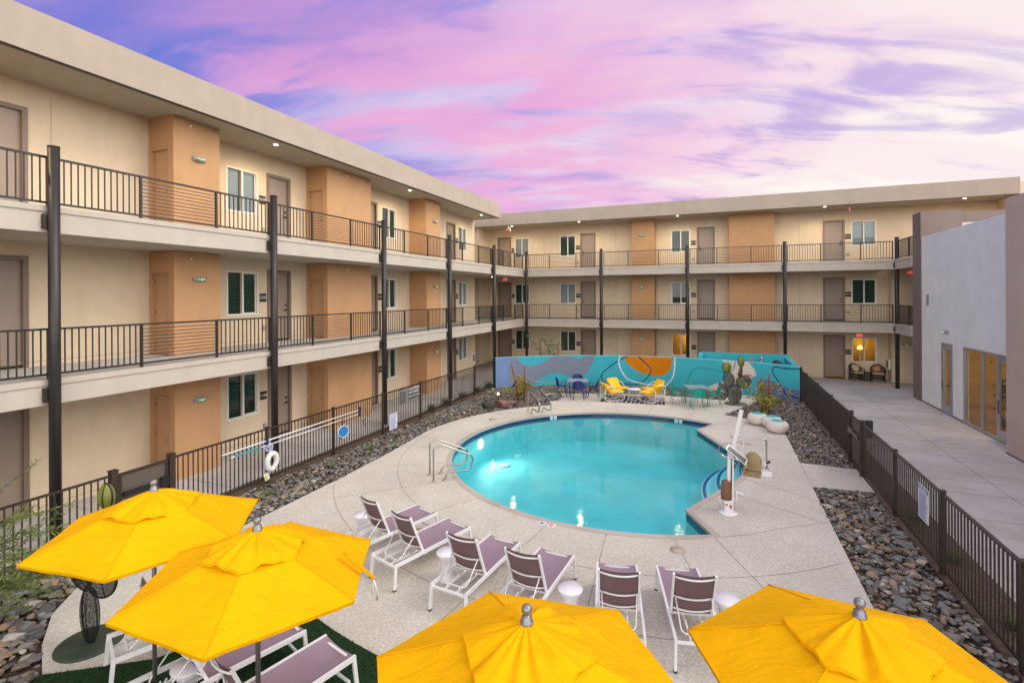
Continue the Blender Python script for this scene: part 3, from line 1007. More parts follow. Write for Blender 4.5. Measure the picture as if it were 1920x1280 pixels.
for fi, zf in enumerate(floors):
    for a, b_, hs in BD: door(BW, FB, a, b_, zf, zf + 2.26, hs)
    for wi, (a, b_) in enumerate(BWN):
        lit = fi == 0 and wi in (2, 3)
        window(BW, FB, a, b_, zf + .87, zf + 2.16, lit=lit, blinds=not lit, seed=fi * 4 + wi + 1)
        if lit:   # a lit room behind the glass
            z0, z1 = zf + .5, zf + 2.5
            r_ = MB(); x0, x1, y0, y1 = a - .5, b_ + .5, 31.02, 32.6
            r_.add([(x0, y1, z0), (x1, y1, z0), (x1, y1, z1), (x0, y1, z1), (x0, y0, z0), (x1, y0, z0), (x1, y0, z1), (x0, y0, z1)], [(0, 1, 2, 3), (4, 0, 3, 7), (5, 6, 2, 1), (7, 3, 2, 6), (4, 5, 1, 0)])
            r_.build('lit_room', M_AMBER, BW)
            l = bpy.data.objects.new('room_lamp_light', bpy.data.lights.new('room_lamp_light', 'POINT'))
            l.data.energy = 15; l.data.color = (1, .80, .42); l.data.shadow_soft_size = .15; l.location = (b_ - .35, 32.05, zf + 1.75); COL.objects.link(l)
lt = thing('table_lamp', 'lit yellow shaded lamp inside the ground floor window above the wicker chairs', 'lamp', (7.12, 31.75, .75))
q = MB(); q.lathe([(.10, .20), (.14, 0)], (7.12, 31.75, 1.45), 20); q.build('lamp_shade', M_SHADE, lt)
q = MB(); q.lathe([(.09, 0), (.05, .03), (.08, .3), (.02, .45), (.01, .7)], (7.12, 31.75, .75), 16); q.build('base', M_VINYL, lt)
q = MB(); q.box(6.7, 7.5, 31.5, 32.1, .70, .75); q.box(6.74, 6.8, 31.54, 31.6, 0, .7); q.box(7.4, 7.46, 31.54, 31.6, 0, .7); q.box(6.74, 6.8, 32.0, 32.06, 0, .7); q.box(7.4, 7.46, 32.0, 32.06, 0, .7)
tag(q.build('console_table', M_DARK, org=(7.1, 31.8, 0)), 'small dark table under the lit lamp inside the ground floor window', 'table')

for zb, zt in ((2.56, 3.0), (5.53, 5.99)):
    q = MB()
    q.box(-16, 7.76, 28.46, 30.85, zb, zt)
    q.box(-10.66, 7.76, 28.435, 28.46, zt - .10, zt)
    q.box(7.76, 12.6, 26.3, 30.3, zb, zt); q.box(7.735, 7.76, 20.6 + 5.8, 28.43, zt - .10, zt)
    q.build('balcony_slab', M_SLAB, BW)
    q = MB(); q.box(-16, 7.74, 28.57, 30.84, zt, zt + .004); q.build('balcony_floor', M_WALK, BW)
colX = [-10.5, -5.98, -1.36, 3.23, 7.84]
for x in colX:
    q = MB(); q.tube([(x, 28.40, 0), (x, 28.40, 7.0)], .085, 20); q.lathe([(.088, 0), (.088, .03)], (x, 28.40, 6.985), 20)
    c = q.build('column', M_BRONZE, BW)
    q = MB()
    for z in (2.62, 5.6): q.box(x - .13, x - .06, 28.42, 28.47, z, z + .24)
    q.build('bracket', M_BRONZE, c)
bays = [(-10.42, -6.07, (-9.11, -7.48)), (-5.88, -1.45, (-4.5, -2.85)), (-1.26, 3.14, (.1, 1.72)), (3.33, 7.74, (4.8, 6.46))]
for zf in (3.0, 5.98):
    for a, b_, ps in bays: railing(BW, FR_B, a, b_, zf, ps)
    FRR = lambda u, dd, z: (7.86 - dd, u, z)
    railing(BW, FRR, 26.3, 28.3, zf, (26.9,))
q = MB()
q.box(-16.5, 12.42, 28.85, 38.2, 8.80, 9.46); q.box(-16.5, 12.42, 28.80, 38.2, 9.46, 9.49); q.box(-16.5, 12.42, 28.80, 28.85, 8.75, 9.46)
rf = q.build('roof', M_FASCIA, BW)
q = MB(); q.box(-16.4, 12.40, 28.86, 38.1, 8.785, 8.80); q.build('soffit', M_SOFFIT, rf)
q = MB(); q.box(-16.4, 12.41, 28.85, 28.9, 8.735, 8.785); q.build('drip_edge', M_BRONZE, rf)
q = MB(); q.box(12.44, 20, 28.9, 38, 0, 9.30); q.build('stair_tower', stucco('tower_cream', rgb(222, 205, 182)), BW)
for x, y in ((-11.84, 29.45), (-7.49, 29.35), (-1.91, 29.35), (5.13, 29.35), (10.69, 29.35)): downlight(BW, (x, y, 8.785), 85)

BN = {0: ('1112', '1113', '1114', '1115'), 1: ('2111', '2111', '2112', '2113'), 2: ('3111', '3111', '3112', '3113')}
pu = (-12.33, -7.95, -1.14, 6.42)
wh = ('beside the corner door of the back wing', 'beside the second door of the back wing', 'beside the third door of the back wing between the tan piers', 'beside the rightmost door of the back wing')
for fi, zf in enumerate(floors):
    for k_ in range(4): plate(FB, pu[k_], zf + 1.38, BN[fi][k_], f'{nl[fi]}-floor unit plate {wh[k_]}', .20 if k_ == 0 else .27, .25)
FPB = lambda u, dd, z: (u, 30.0 - dd, z)
for fi, zf in enumerate(floors): emlight(FPB, -3.94, zf + 1.86, f'grey emergency light on the narrow tan pier of the back wing, {nl[fi]} floor')
FPR = lambda u, dd, z: (u, 30.3 - dd, z)
emlight(FPR, 8.72, 1.9, 'emergency light glowing green on the wall beside the clubhouse passage')
exitsign((-12.04, 29.33, 8.56), 'red exit sign under the roof soffit at the building corner', 0, .14)
exitsign((6.47, 28.9, 2.40), 'red exit sign under the second-floor slab above the wicker chairs', 0, .07)
exitsign((-11.3, 27.0, 5.34), 'red exit sign under the third-floor slab at the building corner', 0, .1)
exitsign((8.35, 28.3, 5.36), 'red exit sign under the third-floor slab beside the clubhouse', 0, .08)
exitsign((6.25, 29.6, 8.60), 'exit sign under the roof soffit above the rightmost door of the back wing', R(70), .1)
fe = thing('extinguisher_cabinet', 'white fire extinguisher cabinet on the wall right of the wicker chairs', 'cabinet', (8.13, 30.55, .85))
q = MB(); q.box(8.02, 8.128, 30.42, 30.72, .62, 1.10); q.build('case', M_VINYL, fe)
q = MB(); q.box(8.012, 8.02, 30.47, 30.67, .68, 1.04); q.build('front_pane', M_BLACK, fe)
fe = thing('extinguisher_cabinet', 'white fire extinguisher cabinet on the far end of the left wing wall', 'cabinet', (-12.9, 25.9, .9))
q = MB(); q.box(-12.898, -12.78, 25.72, 25.98, .6, 1.15); q.build('case', M_VINYL, fe)
q = MB(); q.box(-12.78, -12.772, 25.77, 25.93, .68, 1.06); q.build('front_pane', M_BLACK, fe)
# small utility outlets by the doors
for F_, u_, lab in ((FL, 11.55, 'left wing'), (FB, -7.95, 'back wing'), (FB, -1.14, 'middle'), (FB, 6.42, 'right')):
    root_ = LW if F_ is FL else BW
    for zf in floors:
        q = MB(); fbox(q, F_, u_ - .05, u_ + .05, .002, .05, zf + .38, zf + .52); q.build('outlet_box', mat('grey_plastic', rgb(150, 155, 150), .3), root_)

# ================================================================== CLUBHOUSE on the right
M_GREYW = stucco('stucco_pale_grey', rgb(238, 240, 232))
M_DKW = stucco('stucco_brown_grey', rgb(134, 118, 112))
M_PKW = stucco('stucco_warm_taupe', rgb(200, 180, 162))
CH = thing('clubhouse', 'clubhouse with pale grey wall, dark brown-grey pier and tall glazed doors on the right', 'building', (7.82, 20, 0))
q = MB()
OPC = [(22.46, 23.42, .004, 2.58), (18.35, 21.62, .004, 2.58)]
wallface(q, FC, 17.9, 25.33, 0, 6.70, OPC, .14)
q.add([(7.82, 17.9, 6.70), (13, 17.9, 6.70), (13, 25.33, 6.70), (7.82, 25.33, 6.70)], [(0, 1, 2, 3)])
q.build('wall', M_GREYW, CH)
q = MB(); q.box(7.80, 9.14, 25.33, 26.25, 0, 7.74); q.box(9.14, 14, 25.5, 26.2, 7.27, 7.66); q.build('dark_pier', M_DKW, CH)
q = MB(); q.box(9.15, 14, 25.6, 26.15, 3.2, 7.27); q.build('rear_wall', stucco('stucco_light_cream', rgb(232, 220, 206)), CH)
q = MB(); q.box(7.40, 13, 2, 17.9, 0.0, 6.98); q.build('near_wall', M_PKW, CH)
q = MB(); q.box(7.80, 7.818, 17.9, 18.34, 0, .06); q.box(7.80, 7.818, 21.63, 22.45, 0, .06); q.box(7.80, 7.818, 23.43, 25.33, 0, .06); q.box(7.385, 7.398, 2, 17.9, 0, .05)
q.build('base_trim', M_DKW, CH)
M_ALU = mat('clear_aluminium', rgb(176, 180, 184), .35, .6)


def glazed(u0, u1, muls, doors):
    f = MB(); z1 = 2.58
    fbox(f, FC, u0, u0 + .06, -.09, .01, .004, z1); fbox(f, FC, u1 - .06, u1, -.09, .01, .004, z1)
    fbox(f, FC, u0 + .06, u1 - .06, -.09, .009, z1 - .06, z1); fbox(f, FC, u0 + .06, u1 - .06, -.09, .009, .004, .07)
    for mu in muls: fbox(f, FC, mu - .03, mu + .03, -.088, .006, .07, z1 - .06)
    fr = f.build('glazing_frame', M_ALU, CH)
    g_ = MB(); g_.add([FC(u0 + .05, -.045, .05), FC(u1 - .05, -.045, .05), FC(u1 - .05, -.045, z1 - .05), FC(u0 + .05, -.045, z1 - .05)], [(0, 1, 2, 3)])
    g_.build('pane', M_GLASS2, fr)
    for a, b_ in doors:
        dd = MB()
        fbox(dd, FC, a, a + .11, -.03, .018, .08, z1 - .07); fbox(dd, FC, b_ - .11, b_, -.03, .018, .08, z1 - .07)
        fbox(dd, FC, a + .11, b_ - .11, -.03, .017, .08, .34); fbox(dd, FC, a + .11, b_ - .11, -.03, .017, z1 - .22, z1 - .07)
        dr = dd.build('door', M_ALU, CH)
        h = MB(); fbox(h, FC, a + .11, b_ - .11, -.10, -.07, .98, 1.03); h.tube([FC(b_ - .14, .02, .85), FC(b_ - .14, .06, .85), FC(b_ - .14, .06, 1.2), FC(b_ - .14, .02, 1.2)], .012, 8)
        h.build('handle', M_BLACK, dr)


glazed(22.46, 23.42, [], [(22.54, 23.34)])
glazed(18.35, 21.62, [20.36, 19.42], [(18.5, 19.36)])
# interior of the clubhouse
q = MB(); x0, x1, y0, y1 = 7.98, 13.0, 17.92, 25.3
q.box(x0, x1, y0, y1, -.02, .003, 0)
q.add([(x1, y0, 0), (x1, y1, 0), (x1, y1, 3), (x1, y0, 3)], [(0, 1, 2, 3)], 1)
q.add([(x0, y0, 0), (x1, y0, 0), (x1, y0, 3), (x0, y0, 3)], [(0, 1, 2, 3)], 1)
q.add([(x0, y1, 0), (x1, y1, 0), (x1, y1, 3), (x0, y1, 3)], [(0, 1, 2, 3)], 1)
q.add([(x0, y0, 3), (x1, y0, 3), (x1, y1, 3), (x0, y1, 3)], [(0, 1, 2, 3)], 1)
for k_ in range(9): q.box(x1 - .03, x1 - .005, y0, y1, .3 + k_ * .3, .31 + k_ * .3, 2)
q.build('interior', [mat('wood_floor', rgb(140, 96, 60), .35, mottle=.3, mscale=4), mat('ochre_wall', rgb(178, 146, 84), .8, mottle=.15), mat('batten_brown', rgb(120, 86, 40), .7)], CH)
for (y, e) in ((23.0, 45), (20.0, 55)):
    l = bpy.data.objects.new('clubhouse_lamp_light', bpy.data.lights.new('clubhouse_lamp_light', 'AREA'))
    l.data.energy = e; l.data.size = 1.5; l.data.color = (1, .78, .44); l.location = (10.2, y, 2.9); COL.objects.link(l)
for i, (x, y) in enumerate(((9.4, 20.0), (9.6, 21.9))):
    t = thing('dining_table', ['dark table with chairs inside the clubhouse nearer the storefront', 'dark table inside the clubhouse farther from the storefront door'][i], 'table', (x, y, 0), 0, 'tables inside the clubhouse')
    a = MB(); a.lathe([(.48, 0), (.48, .035)], (0, 0, .72), 20); a.build('table_top', M_DARK, t, world=False)
    a = MB(); a.lathe([(.28, 0), (.06, .03), (.045, .72)], (0, 0, 0), 14); a.build('pedestal', M_BLACK, t, world=False)
def simplechair(label, loc, rz, m_=M_DARK):
    t = thing('dining_chair', label, 'chair', loc, rz, 'chairs inside the clubhouse')
    a = MB(); a.box(-.22, .22, -.22, .22, .42, .47); a.build('seat', m_, t, world=False)
    a = MB(); a.box(-.22, .22, -.24, -.20, .55, .92); a.build('backrest', m_, t, world=False)
    for sx in (-.19, .19):
        for sy in (-.19, .19):
            a = MB(); a.box(sx - .015, sx + .015, sy - .015, sy + .015, 0, .42 if sy > 0 else .55); a.build('leg', M_BLACK, t, world=False)
    return t
simplechair('dark dining chair inside the clubhouse on the near side of the front table', (9.4, 19.3, 0), 0)
simplechair('dark dining chair inside the clubhouse between the two tables', (9.5, 20.75, 0), R(180))
simplechair('dark dining chair inside the clubhouse facing the glass beside the front table', (10.1, 20.0, 0), R(90))
pt = thing('potted_plant', 'dark leafy plant in a pot inside the clubhouse window', 'plant', (8.9, 21.4, 0))
a = MB(); a.lathe([(.14, 0), (.2, .35), (.17, .35)], (8.9, 21.4, 0), 16); a.build('pot', M_DKW, pt)
a = MB()
for i in range(260):
    c0 = Vector((8.9, 21.4, 1.15)) + Vector(rng.normal(0, 1, 3) * np.array([.17, .17, .32]))
    dd = Vector(rng.normal(0, 1, 3)).normalized(); e = dd.orthogonal().normalized()
    a.add([c0 - dd * .08, c0 + e * .025, c0 + dd * .08, c0 - e * .025], [(0, 1, 2, 3)])
a.tube([(8.9, 21.4, .3), (8.9, 21.4, 1.2)], .02, 6)
a.build('foliage', leafmat('dark_leaf', rgb(36, 52, 36), rgb(52, 70, 46)), pt)
emlight(FC, 22.95, 3.0, 'grey emergency light on the pale grey clubhouse wall above the narrow door')
q = MB()
for k_ in range(5): fbox(q, FC, 24.58, 24.82, .001, .02, 3.95 + k_ * .09, 3.99 + k_ * .09)
tag(q.build('wall_vent', mat('vent_dark', rgb(90, 90, 92), .6), org=(7.82, 24.7, 4.1)), 'small slotted vent high on the pale grey clubhouse wall', 'vent')
#PART2
# ================================================================== FENCES
def fence_panel(root, X, ya, yb, sgn=1):
    M = MB(); z1 = 1.29
    M.box(X - .022, X + .022, ya, yb, z1 - .035, z1); M.box(X - .018, X + .018, ya, yb, .10, .135)
    n = max(1, round((yb - ya) / .105))
    for k in range(1, n):
        y = ya + (yb - ya) * k / n
        M.box(X - .009, X + .009, y - .009, y + .009, .135, z1 - .035)
    return M.build('panel', M_FENCE, root)


def fence_post(root, X, y, w=.03, h=1.32):
    M = MB(); M.box(X - w, X + w, y - w, y + w, -.06, h); M.box(X - w - .008, X + w + .008, y - w - .008, y + w + .008, h, h + .02)
    return M.build('post', M_FENCE, root)


XL, XR = -9.87, 3.28
LFn = thing('pool_fence', 'long dark bronze picket fence left of the pool, beyond its gate, holding the signs', 'fence', (XL, 14, 0))
ys = [6.64, 8.91, 11.15, 13.4, 15.62, 17.82, 20.05, 22.15]
for a, b_ in zip(ys[:-1], ys[1:]): fence_panel(LFn, XL, a + .03, b_ - .03)
for y in ys: fence_post(LFn, XL, y, .055 if y == ys[0] else .03, 1.34 if y == ys[0] else 1.31)
q = MB(); q.box(XL - .06, XL + .06, 6.6, 22.2, -.06, .0); q.build('kerb', M_GROUND, LFn)
LF2 = thing('pool_fence', 'short dark bronze picket fence at the near left behind the willow leaves', 'fence', (XL, 3, 0))
ys = [-3.2, -1.0, 1.2, 3.4, 5.62]
for a, b_ in zip(ys[:-1], ys[1:]): fence_panel(LF2, XL, a + .03, b_ - .03)
for y in ys: fence_post(LF2, XL, y, .055 if y == ys[-1] else .03, 1.34 if y == ys[-1] else 1.31)
q = MB(); q.box(XL - .06, XL + .06, -3.2, 5.66, -.06, .0); q.build('kerb', M_GROUND, LF2)


def gate(label, X, a, b_, perforated=True, inside=1):
    t = thing('pool_gate', label, 'gate', (X, (a + b_) / 2, 0))
    M = MB()
    M.box(X - .02, X + .02, a, b_, 1.22, 1.27); M.box(X - .02, X + .02, a, b_, .08, .13); M.box(X - .02, X + .02, a, a + .05, .13, 1.22); M.box(X - .02, X + .02, b_ - .05, b_, .13, 1.22)
    M.build('gate_frame', M_FENCE, t)
    M = MB(); M.box(X - .004, X + .004, a + .05, b_ - .05, .13, 1.22)
    me = mat('perforated_mesh', rgb(96, 86, 78), .6, .2)
    M.build('mesh_panel', me, t)
    M = MB(); M.box(X + inside * .03, X + inside * .075, a + .06, b_ - .04, .84, .93); M.box(X + inside * .02, X + inside * .09, b_ - .16, b_ - .02, .80, .97)
    M.build('push_bar', M_STEEL if inside < 0 else M_BLACK, t)
    M = MB(); M.box(X - .03, X + .03, a + .02, a + .06, .3, .4); M.build('hinge', M_BLACK, t)
    return t


gate('dark mesh gate with a black push bar in the left fence behind the umbrellas', XL, 5.70, 6.57)
RFn = thing('pool_fence', 'dark bronze picket fence right of the pool from the gate to the mural', 'fence', (XR, 20, 0))
ys = [15.56, 17.9, 20.15, 22.4, 23.62]
for a, b_ in zip(ys[:-1], ys[1:]): fence_panel(RFn, XR, a + .03, b_ - .03)
for y in ys: fence_post(RFn, XR, y, .055 if y == ys[0] else .03, 1.33 if y == ys[0] else 1.31)
q = MB(); q.box(XR - .06, XR + .04, 15.5, 23.6, -.06, .01); q.build('kerb', M_GROUND, RFn)
RF2 = thing('pool_fence', 'dark bronze picket fence in the right foreground beside the rock bed', 'fence', (XR, 8, 0))
ys = [-3.6, -1.4, .85, 3.1, 5.34, 7.58, 9.82, 12.06, 14.42]
for a, b_ in zip(ys[:-1], ys[1:]): fence_panel(RF2, XR, a + .03, b_ - .03)
for y in ys: fence_post(RF2, XR, y, .055 if y == ys[-1] else .035, 1.33 if y == ys[-1] else 1.31)
q = MB(); q.box(XR - .06, XR + .04, -3.6, 13.35, -.06, .01); q.build('kerb', M_GROUND, RF2)
gate('dark mesh gate with a steel push bar in the right fence', XR, 14.50, 15.49, True, -1)
q = MB(); q.box(3.36, 3.48, 14.36, 14.46, .95, 1.36); tag(q.build('gate_latch', M_BLACK, org=(3.42, 14.4, 1.1)), 'black keypad latch box on the right gate post', 'latch')

# ================================================================== SIGNS on the fences
def lines(root, x, y0, y1, zt, zb, n, m_, face=1):
    M = MB(); rr = random.Random(3)
    for k in range(n):
        z = zt - (zt - zb) * k / (n - 1); e = (y1 - y0) * rr.uniform(0, .25)
        M.box(x, x + face * .003, (y0 if face > 0 else y0 + e), (y1 - e if face > 0 else y1), z - .006, z + .006)
    M.build('small_print', m_, root)


XS = -9.835
M_SIGNN = mat('sign_navy', rgb(32, 36, 52), .5)
M_SIGNW = mat('sign_white', rgb(226, 228, 236), .45)
M_SIGNB = mat('sign_blue_text', rgb(90, 105, 165), .5)
t = thing('warning_sign', 'dark sign reading CAUTION NO DIVING SHALLOW WATER on the left fence', 'sign', (XS, 15.13, 1.05), 0)
q = MB(); q.box(XS, XS + .01, 14.80, 15.47, .86, 1.25); q.build('panel', M_SIGNN, t)
for k_, (bd, sz) in enumerate((('CAUTION', .15), ('NO DIVING', .125), ('SHALLOW WATER', .083))):
    text(bd, sz, (XS + .014, 15.135, 1.18 - k_ * .125), (R(90), 0, R(90)), M_LETTER, t)
t = thing('pool_rules_sign', 'narrow dark grey sign of small print left of the CAUTION sign', 'sign', (XS, 14.44, 1.0))
q = MB(); q.box(XS, XS + .01, 14.27, 14.61, .76, 1.26); q.build('panel', mat('sign_grey', rgb(62, 62, 64), .5), t)
text('POOL RULES', .05, (XS + .014, 14.44, 1.21), (R(90), 0, R(90)), M_LETTER, t)
lines(t, XS + .01, 14.31, 14.57, 1.15, .80, 10, mat('sign_grey_text', rgb(140, 140, 142), .5))
t = thing('pool_rules_sign', 'tall white sign of blue print low on the left fence', 'sign', (XS, 13.92, .3))
q = MB(); q.box(XS, XS + .01, 13.70, 14.12, .04, .56); q.build('panel', M_SIGNW, t)
text('POOL RULES', .062, (XS + .014, 13.91, .515), (R(90), 0, R(90)), M_SIGNB, t)
lines(t, XS + .01, 13.74, 14.08, .45, .08, 13, M_SIGNB)
XS2 = XR - .035
t = thing('pool_rules_sign', 'white sign with blue heading on the right foreground fence', 'sign', (XS2, 10.46, .85))
q = MB(); q.box(XS2 - .01, XS2, 10.25, 10.68, .58, 1.15); q.build('panel', M_SIGNW, t)
q = MB(); q.box(XS2 - .013, XS2 - .0102, 10.26, 10.67, 1.07, 1.14); q.build('heading_band', mat('sign_blue', rgb(40, 60, 150), .5), t)
text('POOL RULES', .06, (XS2 - .016, 10.465, 1.105), (R(90), 0, R(-90)), M_LETTER, t)
lines(t, XS2 - .01, 10.29, 10.64, 1.03, .62, 14, M_SIGNB, -1)

# pool tools on the left fence
t = thing('pool_pole', 'long white pole hung high on the left fence', 'pole', (-9.79, 10, 1.03))
q = MB(); q.tube([(-9.79, 7.67, 1.02), (-9.79, 12.10, 1.045)], .016, 8); q.build('shaft', M_WHITE, t)
q = MB(); q.box(-9.84, -9.76, 8.80, 8.86, .93, 1.07); q.build('clip', M_NAVY, t)
t = thing('pool_pole', 'white and turquoise pole hung below the longer pole on the left fence', 'pole', (-9.79, 10, .92))
q = MB(); q.tube([(-9.79, 8.66, .915), (-9.79, 12.10, .93)], .013, 8); q.tube([(-9.79, 7.88, .905), (-9.79, 7.98, .906)], .017, 8); q.build('shaft', M_WHITE, t)
q = MB(); q.tube([(-9.79, 7.98, .906), (-9.79, 8.66, .915)], .018, 8); q.build('grip', mat('turquoise_grip', rgb(40, 160, 180), .4), t)
t = thing('life_ring', 'white life ring hanging on the left fence under a coil of rope', 'life ring', (-9.74, 8.93, .52))
q = MB(); q.tube([(-9.74 + .01 * math.sin(a), 8.93 + .135 * math.cos(a), .52 + .185 * math.sin(a)) for a in np.linspace(0, 2 * math.pi, 33)[:-1]], .062, 12, closed=True); q.build('ring', M_WHITE, t)
q = MB()
for a in (.6, 2.2, 3.8, 5.4): q.tube([(-9.74 + .066 * math.cos(b2), 8.93 + (.135 + .066 * math.sin(b2)) * math.cos(a), .52 + (.185 + .066 * math.sin(b2)) * math.sin(a)) for b2 in np.linspace(0, 2 * math.pi, 13)[:-1]], .008, 6, closed=True)
q.build('rope_tie', M_VINYL, t)
q = MB()
for k_ in range(7):
    rr_ = rng.uniform(.06, .11); cy = 8.90 + rng.uniform(-.03, .03); cz = .83 + rng.uniform(-.03, .03)
    q.tube([(-9.80 + .02 * math.sin(a * 3 + k_), cy + rr_ * math.cos(a), cz + rr_ * .9 * math.sin(a)) for a in np.linspace(0, 2 * math.pi, 22)[:-1]], .006, 5, closed=True)
tag(q.build('rope_coil', mat('rope_pale_blue', rgb(190, 195, 225), .7), org=(-9.8, 8.9, .83)), 'coil of pale rope on the left fence above the life ring', 'rope')
t = thing('safety_tag', 'small white and yellow card tied below the life ring', 'tag', (-9.76, 8.8, .2))
mt = Matrix.Translation((-9.76, 8.80, .20)) @ Matrix.Rotation(R(18), 4, 'X')
q = MB(); q.box(-.006, .006, -.065, .065, -.09, .09, 0, mt); q.build('card', M_SIGNW, t)
q = MB(); q.box(.0065, .009, -.055, -.0, -.075, .05, 0, mt); q.build('yellow_panel', M_FLOWY, t)
t = thing('skimmer_net', 'blue leaf skimmer net hung on the left fence', 'net', (-9.76, 11.42, .6))
q = MB(); loop = [(-9.75, 11.42 + .215 * math.cos(a), .59 + (.16 if math.sin(a) < 0 else .17) * math.sin(a) - .02 * math.cos(a)) for a in np.linspace(0, 2 * math.pi, 29)[:-1]]
q.tube(loop, .012, 8, closed=True); q.build('rim', M_WHITE, t)
q = MB(); vs = []; nn = 28
for k_ in range(6):
    f_ = 1 - k_ / 5.5
    vs += [(-9.76 - .06 * (1 - f_), 11.42 + (p[1] - 11.42) * (f_ ** .6), .60 + (p[2] - .60) * f_ - .25 * (1 - f_) * .9) for p in loop]
q.add(vs, [(k_ * nn + i, k_ * nn + (i + 1) % nn, (k_ + 1) * nn + (i + 1) % nn, (k_ + 1) * nn + i) for k_ in range(5) for i in range(nn)], 0, True)
q.add(loop, [tuple(range(nn))]); q.build('net_bag', mat('blue_net', rgb(40, 120, 190), .7), t)
q = MB(); q.tube([(-9.78, 11.42, .72), (-9.78, 11.42, .98)], .014, 8); q.build('handle', M_NAVY, t)
t = thing('cleaning_hook', 'blue hook end with a thin hose hung at the far end of the poles', 'hook', (-9.78, 12.14, .9))
q = MB(); q.box(-9.81, -9.76, 12.12, 12.17, .86, 1.14); q.build('bracket', M_NAVY, t)
q = MB(); q.tube([(-9.78, 12.16, 1.08), (-9.74, 12.35, 1.02), (-9.76, 12.52, .82), (-9.75, 12.48, .6), (-9.76, 12.36, .52), (-9.75, 12.3, .66), (-9.76, 12.42, .84)], .006, 6); q.build('hose', M_BLACK, t)

# ================================================================== MURAL WALL
MR, MCX, MCY, MH = 10.9, -2.3, 14.2, 1.42
ang0, ang1 = math.atan2(22.2 - MCY, -9.84 - MCX), math.atan2(23.64 - MCY, 3.24 - MCX)
_cy, _sy = math.cos(YAW), math.sin(YAW)
def pic(X, Y, Z):
    """the paint layout was traced from the photograph: wall point -> its place in that tracing"""
    xr = X * _cy + Y * _sy; dp = -X * _sy + Y * _cy; dn = 4.4 - Z
    a = c_ * xr - s_ * dn; b2 = s_ * xr + c_ * dn
    return 960 + 945.5 * a / dp, 554.2 + 945.5 * b2 / dp
def c3(L_): return [(900 + x / 5.647, 640 + y / 5.647) for x, y in L_]
def c4(L_): return [(1200 + x / 5.647, 640 + y / 5.647) for x, y in L_]
def smooth(P, closed=True, n=5):
    o = []; k = len(P)
    for i in range(k if closed else k - 1):
        p0, p1, p2, p3 = (P[(i - 1) % k], P[i], P[(i + 1) % k], P[(i + 2) % k]) if closed else (P[max(i - 1, 0)], P[i], P[i + 1], P[min(i + 2, k - 1)])
        for j in range(n):
            t = j / n
            o.append(tuple(.5 * (2 * p1[d] + (p2[d] - p0[d]) * t + (2 * p0[d] - 5 * p1[d] + 4 * p2[d] - p3[d]) * t * t + (3 * p1[d] - p0[d] - 3 * p2[d] + p3[d]) * t ** 3) for d in (0, 1)))
    if not closed: o.append(P[-1])
    return o
TQ, BG, PG, NV, ORG, CRM, PPH, TEAL, WHT = range(9)
SH = [(c3([(150, 100), (1230, 100), (1215, 155), (1180, 250), (1140, 330), (1080, 375), (1020, 385), (940, 365), (880, 345), (800, 328), (740, 340), (680, 370), (620, 410), (560, 460), (500, 560), (480, 700), (150, 700)]), PG),
      (c3([(150, 100), (330, 100), (300, 300), (330, 420), (290, 520), (280, 700), (150, 700)]), BG),  # bluer left end of the band: a lighting difference put into the paint
      (smooth(c3([(380, 140), (400, 178), (450, 230), (530, 258), (620, 240), (690, 208), (760, 160), (780, 100), (380, 60)])), TQ),
      (smooth(c3([(950, 140), (985, 172), (1030, 183), (1080, 172), (1110, 140), (1030, 60)])), TQ),
      (smooth(c3([(290, 560), (330, 480), (380, 430), (430, 412), (480, 430), (550, 500), (560, 600), (420, 700)])), NV),
      (c4([(-180, 120), (-170, 165), (-154, 210), (-94, 270), (6, 330), (106, 360), (206, 368), (280, 345), (325, 285), (342, 215), (346, 120)]), ORG),
      (c4([(860, 120), (870, 200), (905, 260), (940, 330), (920, 395), (860, 430), (780, 452), (720, 480), (680, 530), (660, 700), (1085, 700), (1090, 560), (1085, 500), (1120, 410), (1160, 385), (1232, 365), (1215, 300), (1155, 222), (1120, 100)]), CRM),
      (c4([(1235, 700), (1238, 560), (1240, 430), (1290, 400), (1370, 402), (1440, 430), (1500, 470), (1600, 500), (1760, 540), (1760, 700)]), PPH)]
LI = [(smooth(c3([(1600, 140), (1480, 195), (1370, 270), (1300, 330), (1285, 380), (1320, 430), (1450, 440), (1640, 456), (1700, 440), (1770, 380), (1811, 320), (1790, 265), (1720, 200), (1640, 130)]), True, 4), NV, 1.0),
      (smooth(c3([(1495, 130), (1470, 210), (1490, 290), (1530, 360), (1570, 400), (1660, 430), (1760, 452), (1924, 475), (1984, 452), (2034, 390), (2059, 300), (2064, 130)]), False, 4), WHT, 1.1),
      (smooth(c4([(510, 470), (515, 430), (535, 340), (580, 292), (660, 280), (760, 293), (900, 330), (960, 320), (1000, 270), (1010, 180)]), False, 4), TEAL, .8),
      (smooth(c4([(1760, 292), (1560, 288), (1440, 270), (1405, 290), (1410, 340), (1450, 400), (1510, 490), (1560, 565), (1760, 620)]), False, 4), NV, 1.0),
      (smooth(c3([(500, 380), (560, 405), (630, 428), (760, 440), (860, 437)]), False, 4), ORG + 100, .5)]
